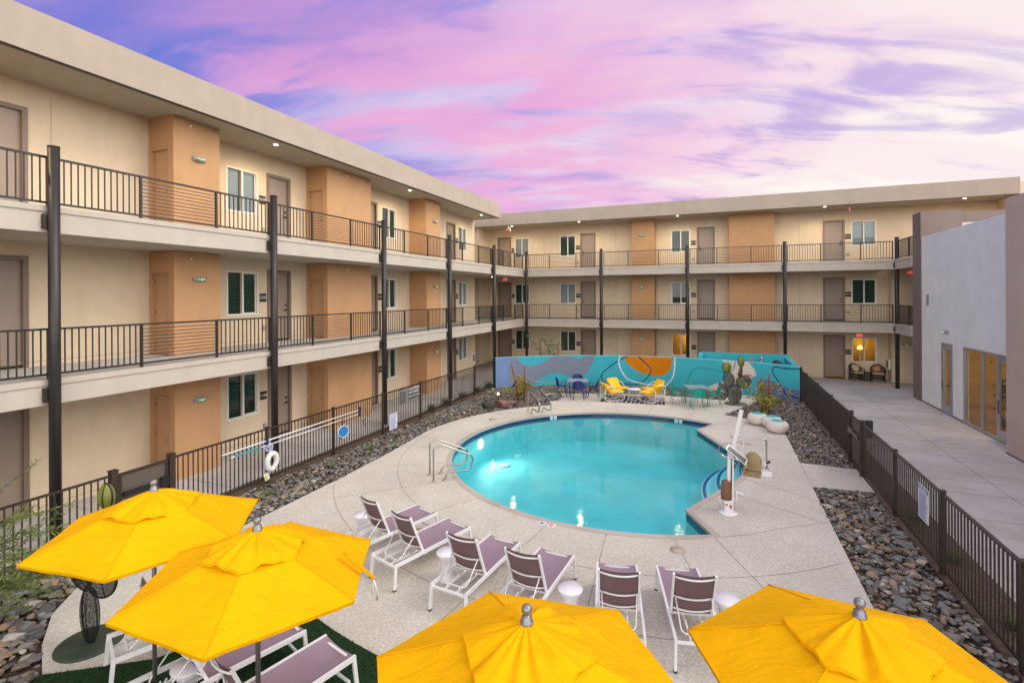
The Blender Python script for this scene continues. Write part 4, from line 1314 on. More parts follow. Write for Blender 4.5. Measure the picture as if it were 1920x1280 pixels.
def mural():
    NS, NZ = 1150, 74
    th = np.linspace(ang0, ang1, NS + 1); zz = np.linspace(-.06, MH, NZ + 1)
    tc = (th[:-1] + th[1:]) / 2; zc = (zz[:-1] + zz[1:]) / 2
    X = MCX + MR * np.cos(tc); Y = MCY + MR * np.sin(tc)
    XX, ZZ = np.meshgrid(X, zc, indexing='ij'); YY = np.repeat(Y[:, None], NZ, 1)
    px, py = pic(XX, YY, ZZ)
    idx = np.zeros(px.shape, int)
    for P, mi in SH:
        ins = np.zeros(px.shape, bool); j = len(P) - 1
        for i in range(len(P)):
            (xi, yi), (xj, yj) = P[i], P[j]
            if yi != yj:
                ins ^= ((yi > py) != (yj > py)) & (px < (xj - xi) * (py - yi) / (yj - yi) + xi)
            j = i
        idx[ins] = mi
    for P, mi, wd in LI:
        dm = np.full(px.shape, 1e9)
        for i in range(len(P) - 1 if not P is LI[0][0] else len(P)):
            (x0, y0), (x1, y1) = P[i], P[(i + 1) % len(P)]
            dx, dy = x1 - x0, y1 - y0; L2 = dx * dx + dy * dy + 1e-9
            t = np.clip(((px - x0) * dx + (py - y0) * dy) / L2, 0, 1)
            dm = np.minimum(dm, np.hypot(px - x0 - t * dx, py - y0 - t * dy))
        idx[dm < wd] = 9 if mi > 99 else mi
    vx = MCX + MR * np.cos(th); vy = MCY + MR * np.sin(th)
    vs = [(vx[i], vy[i], z) for i in range(NS + 1) for z in zz]
    fs = [(i * (NZ + 1) + j, (i + 1) * (NZ + 1) + j, (i + 1) * (NZ + 1) + j + 1, i * (NZ + 1) + j + 1) for i in range(NS) for j in range(NZ)]
    M = MB(); M.add(vs, fs); M.m = idx.reshape(-1).tolist()
    # cap and back
    ob = [(MCX + (MR + .2) * math.cos(a), MCY + (MR + .2) * math.sin(a)) for a in th[::23]]
    ib = [(MCX + MR * math.cos(a), MCY + MR * math.sin(a)) for a in th[::23]]
    kk = len(ob)
    M.add([(x, y, MH) for x, y in ib] + [(x, y, MH) for x, y in ob] + [(x, y, -.06) for x, y in ob], [(i, i + 1, kk + i + 1, kk + i) for i in range(kk - 1)] + [(kk + i, kk + i + 1, 2 * kk + i + 1, 2 * kk + i) for i in range(kk - 1)], 10)
    for e in (0, kk - 1):
        (x0, y0), (x1, y1) = ib[e], ob[e]
        M.add([(x0, y0, -.06), (x1, y1, -.06), (x1, y1, MH), (x0, y0, MH)], [(0, 1, 2, 3)], 11)
    ms = [stucco('paint_turquoise', rgb(70, 182, 198), .15), stucco('paint_purple_grey_lit', rgb(122, 148, 190), .15), stucco('paint_purple_grey', rgb(130, 140, 162), .15), stucco('paint_navy', rgb(24, 62, 112), .15), stucco('paint_orange', rgb(212, 128, 22), .15),
          stucco('paint_cream', rgb(222, 214, 205), .15), stucco('paint_violet', rgb(112, 122, 168), .15), stucco('paint_teal', rgb(40, 138, 160), .15), stucco('paint_white', rgb(232, 236, 240), .15), stucco('paint_peach', rgb(196, 160, 130), .15), stucco('paint_cap', rgb(120, 205, 215), .15), M_FENCE]
    o = M.build('mural_wall', ms, org=(MCX, MCY + MR, 0))
    tag(o, 'low curved turquoise wall with painted mural of purple, orange and cream shapes', 'wall')
mural()
# equipment enclosure behind the mural
t = thing('equipment_enclosure', 'turquoise block enclosure with tall walls behind the right half of the mural', 'enclosure', (1.3, 26, 0))
mtq = MATS['paint_turquoise']
q = MB(); q.box(-.75, -.55, 25.3, 26.9, -.06, 1.55); q.box(-.55, 3.2, 26.7, 26.9, -.06, 1.55); q.box(3.0, 3.2, 24.2, 26.7, -.06, 1.45); q.build('wall', [mtq], t)
q = MB(); q.box(1.35, 1.75, 26.62, 26.69, .95, 1.33); tag(q.build('electrical_box', mat('grey_plastic', rgb(150, 155, 150), .3), org=(1.5, 26.6, 1)), 'grey electrical box inside the turquoise enclosure', 'box')
t = thing('pool_pump', 'dark pump gear with a pipe inside the turquoise enclosure corner', 'pump', (2.6, 26, 0))
q = MB(); q.lathe([(.25, 0), (.25, 1.2), (.15, 1.38), (.08, 1.42)], (2.6, 25.9, -.05), 16); q.build('tank', M_BLACK, t)
q = MB(); q.tube([(2.0, 26.4, 0), (2.0, 26.4, 1.45)], .03, 8); q.lathe([(.06, 0), (.06, .06)], (2.0, 26.4, 1.35), 10); q.build('pipe', M_STEEL, t)
q = MB(); a_ = math.atan2(24.55 - MCY, 1.0 - MCX)
t = thing('safety_sign', 'small red and white sign on the mural beside the cactus sculpture', 'sign', (1.35, 24.2, .75))
yy_ = MCY + math.sqrt(MR ** 2 - (1.35 - MCX) ** 2) - .03
q.box(1.16, 1.54, yy_ - .012, yy_, .60, .86); q.build('panel', mat('sign_red', rgb(215, 35, 50), .5), t)
q = MB(); q.box(1.20, 1.50, yy_ - .015, yy_ - .0121, .66, .69); q.box(1.20, 1.50, yy_ - .015, yy_ - .0121, .74, .80); q.build('small_print', M_LETTER, t)
t = thing('emergency_button', 'round red emergency button on the mural behind the cactus', 'button', (.98, yy_, .8))
q = MB(); q.ell((.98, yy_ + .12, .86), (.075, .14, .075), 0, 12, 8); q.build('cap', mat('sign_red', rgb(215, 35, 50), .5), t)

# ================================================================== ROCKS
def ico():
    bm = bmesh.new(); bmesh.ops.create_icosphere(bm, subdivisions=2, radius=1)
    bm.verts.index_update()
    V = np.array([v.co[:] for v in bm.verts]); F = [tuple(v.index for v in f.verts) for f in bm.faces]; bm.free(); return V, F
def ico1():
    bm = bmesh.new(); bmesh.ops.create_icosphere(bm, subdivisions=1, radius=1)
    bm.verts.index_update()
    V = np.array([v.co[:] for v in bm.verts]); F = [tuple(v.index for v in f.verts) for f in bm.faces]; bm.free(); return V, F
IV, IF = ico()
def rockshape(seed, V=None):
    r_ = np.random.default_rng(seed); V = (IV if V is None else V).copy()
    # slice by random planes for angular faces
    for _ in range(11):
        nrm = r_.normal(size=3); nrm /= np.linalg.norm(nrm); dcut = r_.uniform(.45, .82)
        dd = V @ nrm - dcut
        V = V - np.where(dd > 0, dd, 0)[:, None] * nrm
    V *= np.array([1, r_.uniform(.6, .85), r_.uniform(.32, .55)])
    return V
SHP = [rockshape(i) for i in range(14)]
BEDS = [
    ('right', [(2.05, -4.9), (3.27, -4.9), (3.27, 13.36), (2.05, 13.24)]),
    ('rightup', [(2.05, 15.05), (3.27, 14.98), (3.27, 23.9), (2.05, 24.3), (1.46, 22.7), (.32, 20.08), (.97, 19.8), (1.62, 18.74), (2.05, 18.08)]),
    ('left', [(-9.85, 7.05), (-8.5, 7.15), (-8.5, 9.8), (-8.6, 12.0)] + [(p[0] - .04, p[1] + .02) for p in arcL[::-1]] + [(-7.15, 21.6), (-6.35, 22.0), (-4.4, 22.55), (-2.2, 22.98), (-1.0, 22.95), (.3, 22.8), (.55, 24.6)] + [(MCX + (MR - .05) * math.cos(a), MCY + (MR - .05) * math.sin(a)) for a in np.linspace(math.atan2(24.6 - MCY, .5 - MCX), ang0, 12)]),
    ('corner', [(-9.85, -4.9), (-6.65, -4.9), (-6.95, 2.0), (-7.35, 3.38), (-8.0, 3.66), (-8.65, 4.1), (-9.13, 4.7), (-9.0, 5.48), (-9.85, 5.56)]),
]
rocks = []
for bn, P in BEDS:
    xs = [p[0] for p in P]; ys_ = [p[1] for p in P]
    A = 0
    for i in range(len(P)): A += P[i - 1][0] * P[i][1] - P[i][0] * P[i - 1][1]
    A = abs(A) / 2; N = int(A * {'corner': 150, 'right': 225}.get(bn, 235)); c = 0; tries = 0
    while c < N and tries < N * 30:
        tries += 1
        x = rng.uniform(min(xs), max(xs)); y = rng.uniform(min(ys_), max(ys_))
        if y < 1.5 and bn in ('right', 'corner'): 
            if rng.random() < .85: c += 1; continue
        if not inpoly(x, y, P): continue
        s0 = float(np.clip(rng.lognormal(math.log({'corner': .074, 'right': .056}.get(bn, .051)), .34), .028, .15))
        if min(abs(x - 3.22), abs(x + 9.8)) < s0 * .5: s0 *= .7
        z = -.05 + rng.uniform(0, .055) + s0 * .18
        rocks.append((x, y, z, s0, rng.uniform(0, 6.28), rng.normal(0, .16), rng.normal(0, .16), int(rng.integers(0, 14)), rng.random()))
        c += 1
def rmtx(r): return Matrix.Translation((r[0], r[1], r[2])) @ Matrix.Rotation(r[4], 4, 'Z') @ Matrix.Rotation(r[5], 4, 'X') @ Matrix.Rotation(r[6], 4, 'Y') @ Matrix.Diagonal((r[3], r[3], r[3], 1))
def seen(r):
    px, py = pic(r[0], r[1], r[2]); 
    return 5 < px < 1915 and 5 < py < 1275 and (-r[0] * _sy + r[1] * _cy) > 1
def size_in_view(r): return r[3] / (-r[0] * _sy + r[1] * _cy)
vis = sorted([r for r in rocks if seen(r) and (r[0] > 2.05 and r[1] < 13.4 or (r[1] < 5.5 and r[0] < -7))], key=lambda r: -size_in_view(r))[:300]
vset = set(map(id, vis))
me_r = []
for i, V in enumerate(SHP):
    me = bpy.data.meshes.new('landscape_rock'); me.from_pydata(V.tolist(), [], IF); me.materials.append(M_ROCK)
    me.polygons.foreach_set('use_smooth', [False] * len(IF)); me_r.append(me)
for r in vis:
    o = bpy.data.objects.new('landscape_rock', me_r[r[7]]); COL.objects.link(o); o.matrix_world = rmtx(r)
    o['label'] = 'flat angular grey-brown rock in a foreground rock bed beside the pool deck'; o['category'] = 'rock'; o['group'] = 'loose rocks in the foreground beds'
IV1, IF1 = ico1()
SHP1 = [rockshape(40 + i, IV1) for i in range(14)]
for bn, P in BEDS:
    Vs = []; Fs = []; tone = []; k = 0
    for r in rocks:
        if id(r) in vset or not inpoly(r[0], r[1], P): continue
        far = r[1] > 9
        V0, F0_ = (SHP1[r[7]], IF1) if far else (SHP[r[7]], IF)
        M_ = np.array(rmtx(r)); V = V0 @ M_[:3, :3].T + M_[:3, 3]
        Vs.append(V); Fs += [tuple(i + k for i in f) for f in F0_]; k += len(V); tone += [r[8]] * len(V)
    if not Vs: continue
    me = bpy.data.meshes.new('river_rock'); me.from_pydata(np.concatenate(Vs).tolist(), [], Fs)
    at = me.attributes.new('tone', 'FLOAT', 'POINT'); at.data.foreach_set('value', tone)
    me.materials.append(M_ROCK)
    o = bpy.data.objects.new('gravel_rocks', me); COL.objects.link(o)
    tag(o, {'right': 'mass of grey and brown rock mulch in the right foreground bed', 'rightup': 'mass of grey and brown rock mulch beside the right fence past the gate', 'left': 'mass of grey and brown rock mulch along the left fence and mural', 'corner': 'mass of grey and brown rock mulch in the near left corner'}[bn], 'rock mulch', kind='stuff')

# boulder with a path light
bV = rockshape(77); bm_ = Matrix.Translation((-7.75, 18.5, .12)) @ Matrix.Rotation(.15, 4, 'Z') @ Matrix.Diagonal((.74, .50, .46, 1))
q = MB(); q.add([bm_ @ Vector(v) for v in bV], IF)
tag(q.build('boulder', mat('red_boulder', rgb(140, 104, 96), .85, mottle=.35, mscale=5, bump=.8, bscale=18), org=(-7.75, 18.5, 0)), 'large reddish-brown boulder in the rocks by the pool ladder', 'boulder')
bV = rockshape(78); bm_ = Matrix.Translation((-8.25, 18.0, .1)) @ Matrix.Rotation(.9, 4, 'Z') @ Matrix.Diagonal((.36, .34, .62, 1))
q = MB(); q.add([bm_ @ Vector(v) for v in bV], IF)
tag(q.build('boulder', mat('dark_boulder', rgb(74, 70, 62), .9, mottle=.4, mscale=6, bump=.8, bscale=20), org=(-8.25, 18.0, 0)), 'small dark boulder left of the reddish one', 'boulder')
t = thing('path_light', 'small lit garden light between the two boulders', 'garden light', (-8.05, 18.7, 0))
q = MB(); q.lathe([(.02, 0), (.02, .42), (.05, .44), (.03, .50)], (-8.08, 18.55, -.05), 10); q.build('post', M_BRONZE, t)
q = MB(); q.ell((-8.08, 18.53, .47), (.035, .035, .05), 0, 10, 8); q.build('bulb', emis('path_glow', (1, .7, .35, 1), 12), t)
for i, (x, y, s0) in enumerate(((-6.35, 20.35, .42), (-6.75, 19.9, .3), (-6.3, 21.0, .26))):
    V = rockshape(90 + i); bm_ = Matrix.Translation((x, y, .08)) @ Matrix.Rotation(i * 1.3, 4, 'Z') @ Matrix.Diagonal((s0, s0, s0 * 1.0, 1))
    q = MB(); q.add([bm_ @ Vector(v) for v in V], IF)
    tag(q.build('boulder', mat('grey_boulder', rgb(98, 100, 104), .85, mottle=.35, mscale=6, bump=.8, bscale=20), org=(x, y, 0)), ['largest grey boulder behind the far pool ladder rails', 'middle grey boulder by the rust stakes near the ladder', 'small grey boulder at the deck corner before the mural'][i], 'boulder')

# ================================================================== PLANTS
def tuft(name, x, y, label, n=120, h=.32, sp=.16, m_=None, cat='grass tuft', group='grass tufts outside the left fence', z0=-.02):
    q = MB()
    for i in range(n):
        a = rng.uniform(0, 6.28); r0 = rng.uniform(0, sp * .35); l = rng.uniform(.5, 1) * h; lean = rng.uniform(.15, .75) * sp * 1.6
        p0 = Vector((x + r0 * math.cos(a), y + r0 * math.sin(a), z0)); p2 = p0 + Vector((lean * math.cos(a), lean * math.sin(a), l)); p1 = (p0 + p2) / 2 + Vector((0, 0, l * .12))
        s_ = Vector((-math.sin(a), math.cos(a), 0)) * .006
        q.add([p0 - s_, p0 + s_, p1 + s_ * .8, p1 - s_ * .8, p2], [(0, 1, 2, 3), (3, 2, 4)])
    o = q.build(name, m_ or M_TUFT, org=(x, y, 0)); tag(o, label, cat, group); return o
for i, (x, y) in enumerate(((-10.12, 16.75), (-10.15, 17.95), (-10.15, 19.4), (-10.15, 20.8), (-10.15, 22.1), (-10.15, 23.6))):
    tuft('grass_tuft', x, y, 'green grass tuft outside the left fence, ' + ('nearest the CAUTION sign', 'second past the CAUTION sign', 'third past the CAUTION sign', 'fourth past the CAUTION sign', 'second from the mural', 'nearest the mural')[i], 170, .34, .26)
weeds = ((-9.2, 8.35), (-9.25, 10.35), (-9.2, 11.9), (-9.3, 13.4), (-9.05, 15.2), (-9.3, 20.6), (-8.6, 20.9))
for i, (x, y) in enumerate(weeds):
    tuft('weed', x, y, 'small green weed in the left rock bed, number ' + ('one', 'two', 'three', 'four', 'five', 'six', 'seven')[i] + ' counting from the umbrellas', 60, .14, .2, M_LEAF, 'weed', 'small weeds among the left rocks', .0)
for i, y in enumerate((8.6, 10.4, 12.1, 6.9)):
    tuft('grass_tuft', 3.62, y, 'dark grass tuft outside the right fence ' + ('below the white sign', 'just beyond the white sign', 'nearest the right gate', 'nearest the picture edge')[i], 90, .2, .2, M_TUFT, 'grass tuft', 'grass tufts outside the right fence')
tuft('succulent', -8.0, 20.6, 'low red and green succulent in front of the blue mural end', 130, .28, .3, M_SUCC, 'plant', None, .0)
tuft('succulent', -5.3, 23.2, 'low reddish plant among the rocks before the purple mural band', 90, .22, .3, M_SUCC, 'plant', None, .0)
for i, (x, y) in enumerate(((-7.0, 22.6), (-6.3, 23.3), (-4.4, 23.6), (.6, 21.9), (1.9, 21.2))):
    tuft('shrub', x, y, ('small sparse shrub in the rocks left of the blue table', 'small sparse shrub against the mural behind the blue chairs', 'small sparse shrub against the mural right of the blue table', 'tiny wispy plant near the cactus sculpture', 'low spiky plant in the right rock bed behind the poufs')[i], 60, .22, .3, M_LEAFS, 'shrub', 'small shrubs in the rock beds', .0)


def leafy(name, base, hgt, spread, nleaf, m_, label, leaf=(.07, .018), cat='tree', zlo=.25, stems=4, stakes=(), flowers=0, droop=0.0, seed=1, group=None, bark=None, sr=.014):
    r_ = np.random.default_rng(seed)
    t = thing(name, label, cat, base, 0, group)
    B = Vector(base); tips = []
    q = MB()
    for s_ in range(stems):
        a = r_.uniform(0, 6.28); p = B + Vector((r_.uniform(-.03, .03), r_.uniform(-.03, .03), -.05)); pts = [p.copy()]; d_ = Vector((math.cos(a) * .25, math.sin(a) * .25, 1)).normalized()
        for k_ in range(7):
            d_ = (d_ + Vector(r_.normal(0, .14, 3))).normalized(); d_.z = max(d_.z, .2)
            p = p + d_ * hgt / 7 * r_.uniform(.8, 1.1); pts.append(p.copy())
            if p.z - B.z > zlo: tips.append((p.copy(), d_.copy()))
        q.tube(pts, [sr * (1 - .8 * i / 7) for i in range(8)], 6)
        for k_ in range(3, 8):
            for _ in range(3):
                b_ = pts[k_]; aa = r_.uniform(0, 6.28); dd = Vector((math.cos(aa), math.sin(aa), r_.uniform(.1, .9) - droop)).normalized(); e = b_ + dd * spread * r_.uniform(.4, 1)
                mid = (b_ + e) / 2 + Vector((0, 0, .04)); q.tube([b_, mid, e], [.005, .004, .002], 5)
                for f_ in np.linspace(.25, 1, 5): tips.append((b_.lerp(e, f_), dd))
    q.build('trunk', bark or M_BARK, t)
    L_ = MB()
    for i in range(nleaf):
        p, d_ = tips[r_.integers(0, len(tips))]
        p = p + Vector(r_.normal(0, .028, 3)) * (spread / .35)
        dd = (d_ * .5 + Vector(r_.normal(0, .7, 3)) - Vector((0, 0, droop))).normalized(); e = dd.cross(Vector(r_.normal(0, 1, 3))).normalized()
        l = leaf[0] * r_.uniform(.6, 1.2); w_ = leaf[1]
        L_.add([p, p + dd * l * .5 + e * w_, p + dd * l, p + dd * l * .5 - e * w_], [(0, 1, 2, 3)])
    L_.build('foliage', m_, t)
    if flowers:
        f = MB()
        for i in range(flowers):
            p, d_ = tips[r_.integers(len(tips) // 3, len(tips))]; p = p + Vector(r_.normal(0, .05, 3))
            f.ell(p, (.018, .018, .022), 0, 6, 4)
        tag(f.build('flowers', M_FLOWY, t), kind='stuff')
    return t


leafy('young_tree', (1.62, 20.25, 0), 1.25, .42, 1500, M_LEAFY, 'young yellow-flowering tree between two rust stakes behind the poufs', (.075, .016), stems=6, flowers=110, seed=3, zlo=.1, droop=.2)
leafy('young_tree', (-7.5, 19.75, 0), 1.1, .26, 1000, M_LEAFY, 'young yellow-flowering tree between two rust stakes near the far ladder', (.07, .016), stems=6, flowers=120, seed=4, zlo=.1)
leafy('young_tree', (-8.15, 26.0, 0), 2.55, .5, 1500, M_LEAFS, 'slender young willow tree behind the left part of the mural', (.11, .012), stems=5, seed=5, zlo=1.0, droop=.1)
for i, (x, y, x2, h) in enumerate(((-7.60, 19.6, -7.92, 1.5), (-7.30, 19.42, -7.27, 1.46), (1.56, 20.34, 1.52, 1.38), (1.76, 20.12, 1.77, 1.54), (-8.8, 26.0, -8.85, 2.0), (-7.85, 26.0, -7.8, 2.0))):
    q = MB(); q.tube([(x, y, -.05), (x2, y, h)], .030, 8)
    tag(q.build('tree_stake', M_STAKE, org=(x, y, 0)), ('leaning left rust stake of the tree near the far ladder', 'upright right rust stake of the tree near the far ladder', 'shorter rust stake of the tree behind the poufs', 'taller rust stake of the tree behind the poufs', 'left stake of the willow behind the mural', 'right stake of the willow behind the mural')[i], 'stake', 'stakes beside the young trees')

# near-left willow: trunk outside the frame, arching leafy twigs over the fence
t = thing('willow_tree', 'desert willow with thin green leaves at the near left picture edge', 'tree', (-9.35, 3.05, 0))
q = MB(); L_ = MB(); r_ = np.random.default_rng(11)
q.tube([(-9.35, 3.05, -.05), (-9.3, 3.1, .5), (-9.2, 3.2, 1.0)], [.035, .03, .022], 8)
for s_ in range(44):
    p = Vector((-9.3, 3.12, r_.uniform(.45, 1.0))); d_ = Vector((r_.uniform(-.1, 1.05), r_.uniform(.3, .95), r_.uniform(-.1, .75))).normalized(); pts = [p.copy()]
    Lh = r_.uniform(.9, 1.6)
    for k_ in range(9):
        d_ = (d_ + Vector(r_.normal(0, .07, 3)) - Vector((0, 0, .05))).normalized(); p = p + d_ * Lh / 9; pts.append(p.copy())
    q.tube(pts, [.008 * (1 - .8 * i / 9) for i in range(10)], 5)
    for k_ in range(2, 10):
        for _ in range(11):
            b_ = pts[k_ - 1].lerp(pts[k_], r_.random()); dd = (d_ * .7 + Vector(r_.normal(0, .55, 3))).normalized(); e = dd.cross(Vector(r_.normal(0, 1, 3))).normalized(); l = r_.uniform(.07, .13)
            L_.add([b_, b_ + dd * l * .5 + e * .008, b_ + dd * l, b_ + dd * l * .5 - e * .008], [(0, 1, 2, 3)])
q.build('trunk', M_BARK, t); L_.build('foliage', M_LEAF, t)

# ================================================================== CACTUS SCULPTURES
def wiremat():
    M = bpy.data.materials.new('wire_mesh'); M.use_nodes = True
    T = NT(M.node_tree); b = T.n['Principled BSDF']
    b.inputs['Base Color'].default_value = rgb(70, 80, 66); b.inputs['Roughness'].default_value = .5; b.inputs['Metallic'].default_value = .3
    uv = T.add('ShaderNodeTexCoord').outputs['Object']
    sp = T.add('ShaderNodeSeparateXYZ', {0: uv}).outputs
    a = T.math('ABSOLUTE', T.math('SINE', T.math('MULTIPLY', sp[0], 260.0))); c = T.math('ABSOLUTE', T.math('SINE', T.math('MULTIPLY', sp[2], 260.0)))
    f = T.math('GREATER_THAN', T.math('MAXIMUM', a, c), .86)
    tr = T.add('ShaderNodeBsdfTransparent')
    mx = T.add('ShaderNodeMixShader', {0: T.math('MAXIMUM', f, .10), 1: tr.outputs[0], 2: b.outputs[0]})
    T.l.new(mx.outputs[0], T.n['Material Output'].inputs[0]); return M
M_WIRE = wiremat()
M_WIRED = M_WIRE.copy(); M_WIRED.name = 'wire_mesh_dark'; M_WIRED.node_tree.nodes['Principled BSDF'].inputs['Base Color'].default_value = rgb(22, 24, 22)
M_PADG = mat('olive_pad', rgb(120, 128, 52), .5, .1, mottle=.15, mscale=12)
M_RIM = mat('dark_green_rod', rgb(40, 46, 38), .45, .4)
def pad(root, c, rx, rz, tilt, m_, th=.09):
    mt = Matrix.Translation(c) @ Matrix.Rotation(R(tilt), 4, 'Y')
    q = MB(); q.ell((0, 0, 0), (rx, th, rz), 0, 26, 14, mt); P = q.build('pad', m_, root)
    q = MB(); q.tube([mt @ Vector((rx * 1.01 * math.cos(a), 0, rz * 1.01 * math.sin(a))) for a in np.linspace(0, 2 * math.pi, 33)[:-1]], .011, 6, closed=True)
    for s_ in (-1, 1): q.tube([mt @ Vector((rx * .45 * math.sin(a), s_ * th * .98 * math.sin(a), -rz * math.cos(a))) for a in np.linspace(0, math.pi, 14)], .006, 5)
    q.build('rim', M_RIM, P)
t = thing('cactus_sculpture', 'tall dark wire prickly pear sculpture in front of the mural', 'sculpture', (.72, 22.2, 0))
q = MB(); q.lathe([(.42, 0), (.42, .02), (.40, .025)], (.76, 22.2, .001), 28); q.build('base', mat('sculpture_base', rgb(96, 100, 84), .6, mottle=.2), t)
for c, rx, rz, ti, m_ in (((.70, 22.2, .40), .27, .38, 0, M_WIRE), ((.30, 22.17, .64), .10, .23, -48, M_WIRE), ((.50, 22.2, .96), .215, .33, -12, M_WIRE), ((1.04, 22.2, .90), .29, .25, -28, M_WIRE), ((.42, 22.2, 1.45), .17, .21, 8, M_PADG), ((.93, 22.2, 1.28), .065, .22, 8, M_WIRE), ((.95, 22.2, 1.70), .12, .21, -4, M_PADG)):
    pad(t, c, rx, rz, ti, m_)
t = thing('cactus_sculpture', 'dark wire prickly pear sculpture on a green disc under the left umbrella', 'sculpture', (-7.45, 3.92, 0))
q = MB(); q.lathe([(.36, 0), (.36, .02), (.34, .026)], (-7.42, 3.95, .001), 32); q.build('base', mat('sculpture_base_green', rgb(58, 70, 56), .6, mottle=.2), t)
for c, rx, rz, ti, m_ in (((-7.43, 3.95, .36), .155, .36, -3, M_WIRE), ((-7.74, 3.98, .90), .19, .34, -42, M_WIRE), ((-7.08, 3.90, .88), .30, .19, -22, M_WIRE), ((-7.15, 3.93, 1.3), .13, .26, 14, M_WIRE), ((-6.97, 3.91, 1.68), .09, .16, 6, M_WIRE), ((-6.98, 3.90, 1.95), .115, .16, 0, M_PADG)):
    pad(t, c, rx, rz, ti, M_WIRED if m_ is M_WIRE else m_, .08)
for i, (x, y, tl) in enumerate(((-.75, 23.6, -32), (-5.9, 23.6, 10))):
    t = thing('cactus_sculpture', ('small leaning olive paddle in the rocks left of the teal table', 'small olive paddle in the rocks left of the blue table')[i], 'sculpture', (x, y, 0))
    q = MB(); q.ell((0, 0, 0), (.06, .04, .24), 0, 14, 8, Matrix.Translation((x, y, .28)) @ Matrix.Rotation(R(tl), 4, 'Y')); q.build('pad', M_PADG, t)

# ================================================================== POOL FURNITURE
def bend(P, r=.1, n=5):
    P = [Vector(p) for p in P]; o = [P[0]]
    for i in range(1, len(P) - 1):
        a, b_, c = P[i - 1], P[i], P[i + 1]; ra = min(r, (a - b_).length * .45, (c - b_).length * .45)
        p = b_ + (a - b_).normalized() * ra; s_ = b_ + (c - b_).normalized() * ra
        for k_ in range(n + 1):
            t_ = k_ / n; o.append(p * (1 - t_) ** 2 + b_ * 2 * t_ * (1 - t_) + s_ * t_ ** 2)
    o.append(P[-1]); return o
def ladder(label, org, ang, gap):
    t = thing('pool_ladder_rails', label, 'handrail', org)
    d_ = Vector((math.cos(ang), math.sin(ang), 0)); n_ = Vector((-d_.y, d_.x, 0)); O_ = Vector(org)
    for s_ in (-.5, .5):
        b0 = O_ + n_ * gap * s_
        q = MB()
        q.tube(bend([b0, b0 + Vector((0, 0, .80)), b0 + d_ * .18 + Vector((0, 0, .86)), b0 + d_ * .98 + Vector((0, 0, .50)), b0 + d_ * .90 + Vector((0, 0, .16)), b0 + d_ * .34 + Vector((0, 0, .20)), b0 + d_ * .26], .14, 6), .021, 10)
        q.lathe([(.045, 0), (.045, .015), (.025, .025)], b0, 12); q.lathe([(.045, 0), (.045, .015), (.025, .025)], b0 + d_ * .26, 12)
        q.build('rail', M_STEEL, t)
ladder('near stainless steel grab rails at the left pool edge', (-7.62 + 1.24, 10.58, 0), math.atan2(CY - 10.58, CX + 6.38) , .48)
ladder('far stainless steel grab rails at the upper left pool edge', (-6.42, 18.07, 0), math.atan2(CY - 18.07, CX + 6.42), .46)
t = thing('stair_handrail', 'single stainless steel handrail over the pool steps behind the lift', 'handrail', (1.19, 14.2, 0))
q = MB(); q.tube(bend([(1.19, 14.2, 0), (1.18, 14.2, .74), (1.0, 14.2, .76), (.12, 14.2, .50), (.04, 14.2, .30), (.22, 14.2, .18), (.55, 14.2, .16), (.58, 14.2, -.3)], .12, 6), .021, 10); q.lathe([(.05, 0), (.05, .015), (.025, .025)], (1.19, 14.2, 0), 12); q.build('rail', M_STEEL, t)

# pool lift
LX, LY = .22, 11.05
t = thing('pool_lift', 'white pool lift with tan seat and solar panel at the right pool edge', 'pool lift', (LX, LY, 0))
q = MB(); q.lathe([(.19, 0), (.19, .03), (.09, .045)], (LX, LY, 0), 20); q.build('base', M_WHITE, t)
q = MB(); q.box(LX - .06, LX + .09, LY - .06, LY + .06, .04, .27); q.build('base_box', M_SIGNW, t)
q = MB(); q.box(LX - .052, LX + .0, LY - .063, LY - .0605, .17, .20); q.box(LX + .03, LX + .07, LY - .063, LY - .0605, .12, .19); q.build('warning_label', mat('sign_red', rgb(215, 35, 50), .5), t)
q = MB(); q.tube([(LX + .01, LY + .02, .27), (LX + .03, LY + .03, 1.25)], .034, 12); q.build('mast', M_WHITE, t)
q = MB(); q.bar((LX + .085, LY + .0, .12), (LX + .10, LY, 1.12), .03, .03); q.build('actuator', M_WHITE, t)
q = MB(); q.bar((LX + .06, LY + .03, 1.12), (LX + .26, LY + .05, 2.08), .075, .07); q.build('boom', M_WHITE, t)
q = MB(); q.bar((LX + .25, LY + .08, 1.98), (LX + .36, LY + .5, .80), .035, .035); q.build('hanger', M_WHITE, t)
q = MB(); mt = Matrix.Translation((LX + .16, LY - .10, 1.22)) @ Matrix.Rotation(R(38), 4, 'Y') @ Matrix.Rotation(R(38), 4, 'X')
q.box(-.22, .22, -.07, .07, -.012, .012, 0, mt); sp_ = q.build('solar_panel', M_STEEL, t)
q = MB(); q.box(-.205, .205, -.06, .06, .0122, .0155, 0, mt); q.build('cells', mat('solar_cells', rgb(36, 36, 60), .2), sp_)
M_TAN = mat('tan_plastic', rgb(146, 126, 88), .5, mottle=.06)
q = MB(); mt = Matrix.Translation((LX + .50, LY + .62, .93)) @ Matrix.Diagonal((.80, .88, .66, 1)) @ Matrix.Rotation(R(-8), 4, 'Z')
q.ell((0, 0, -.03), (.21, .05, .29), 0, 16, 10, mt @ Matrix.Rotation(R(-8), 4, 'X')); q.box(-.19, .19, -.035, .035, -.30, -.05, 0, mt @ Matrix.Rotation(R(-8), 4, 'X')); q.build('seat_back', M_TAN, t)
q = MB(); q.box(-.20, .20, -.42, -.03, -.36, -.31, 0, mt); q.box(-.20, -.16, -.42, -.03, -.31, -.12, 0, mt); q.build('seat', M_TAN, t)
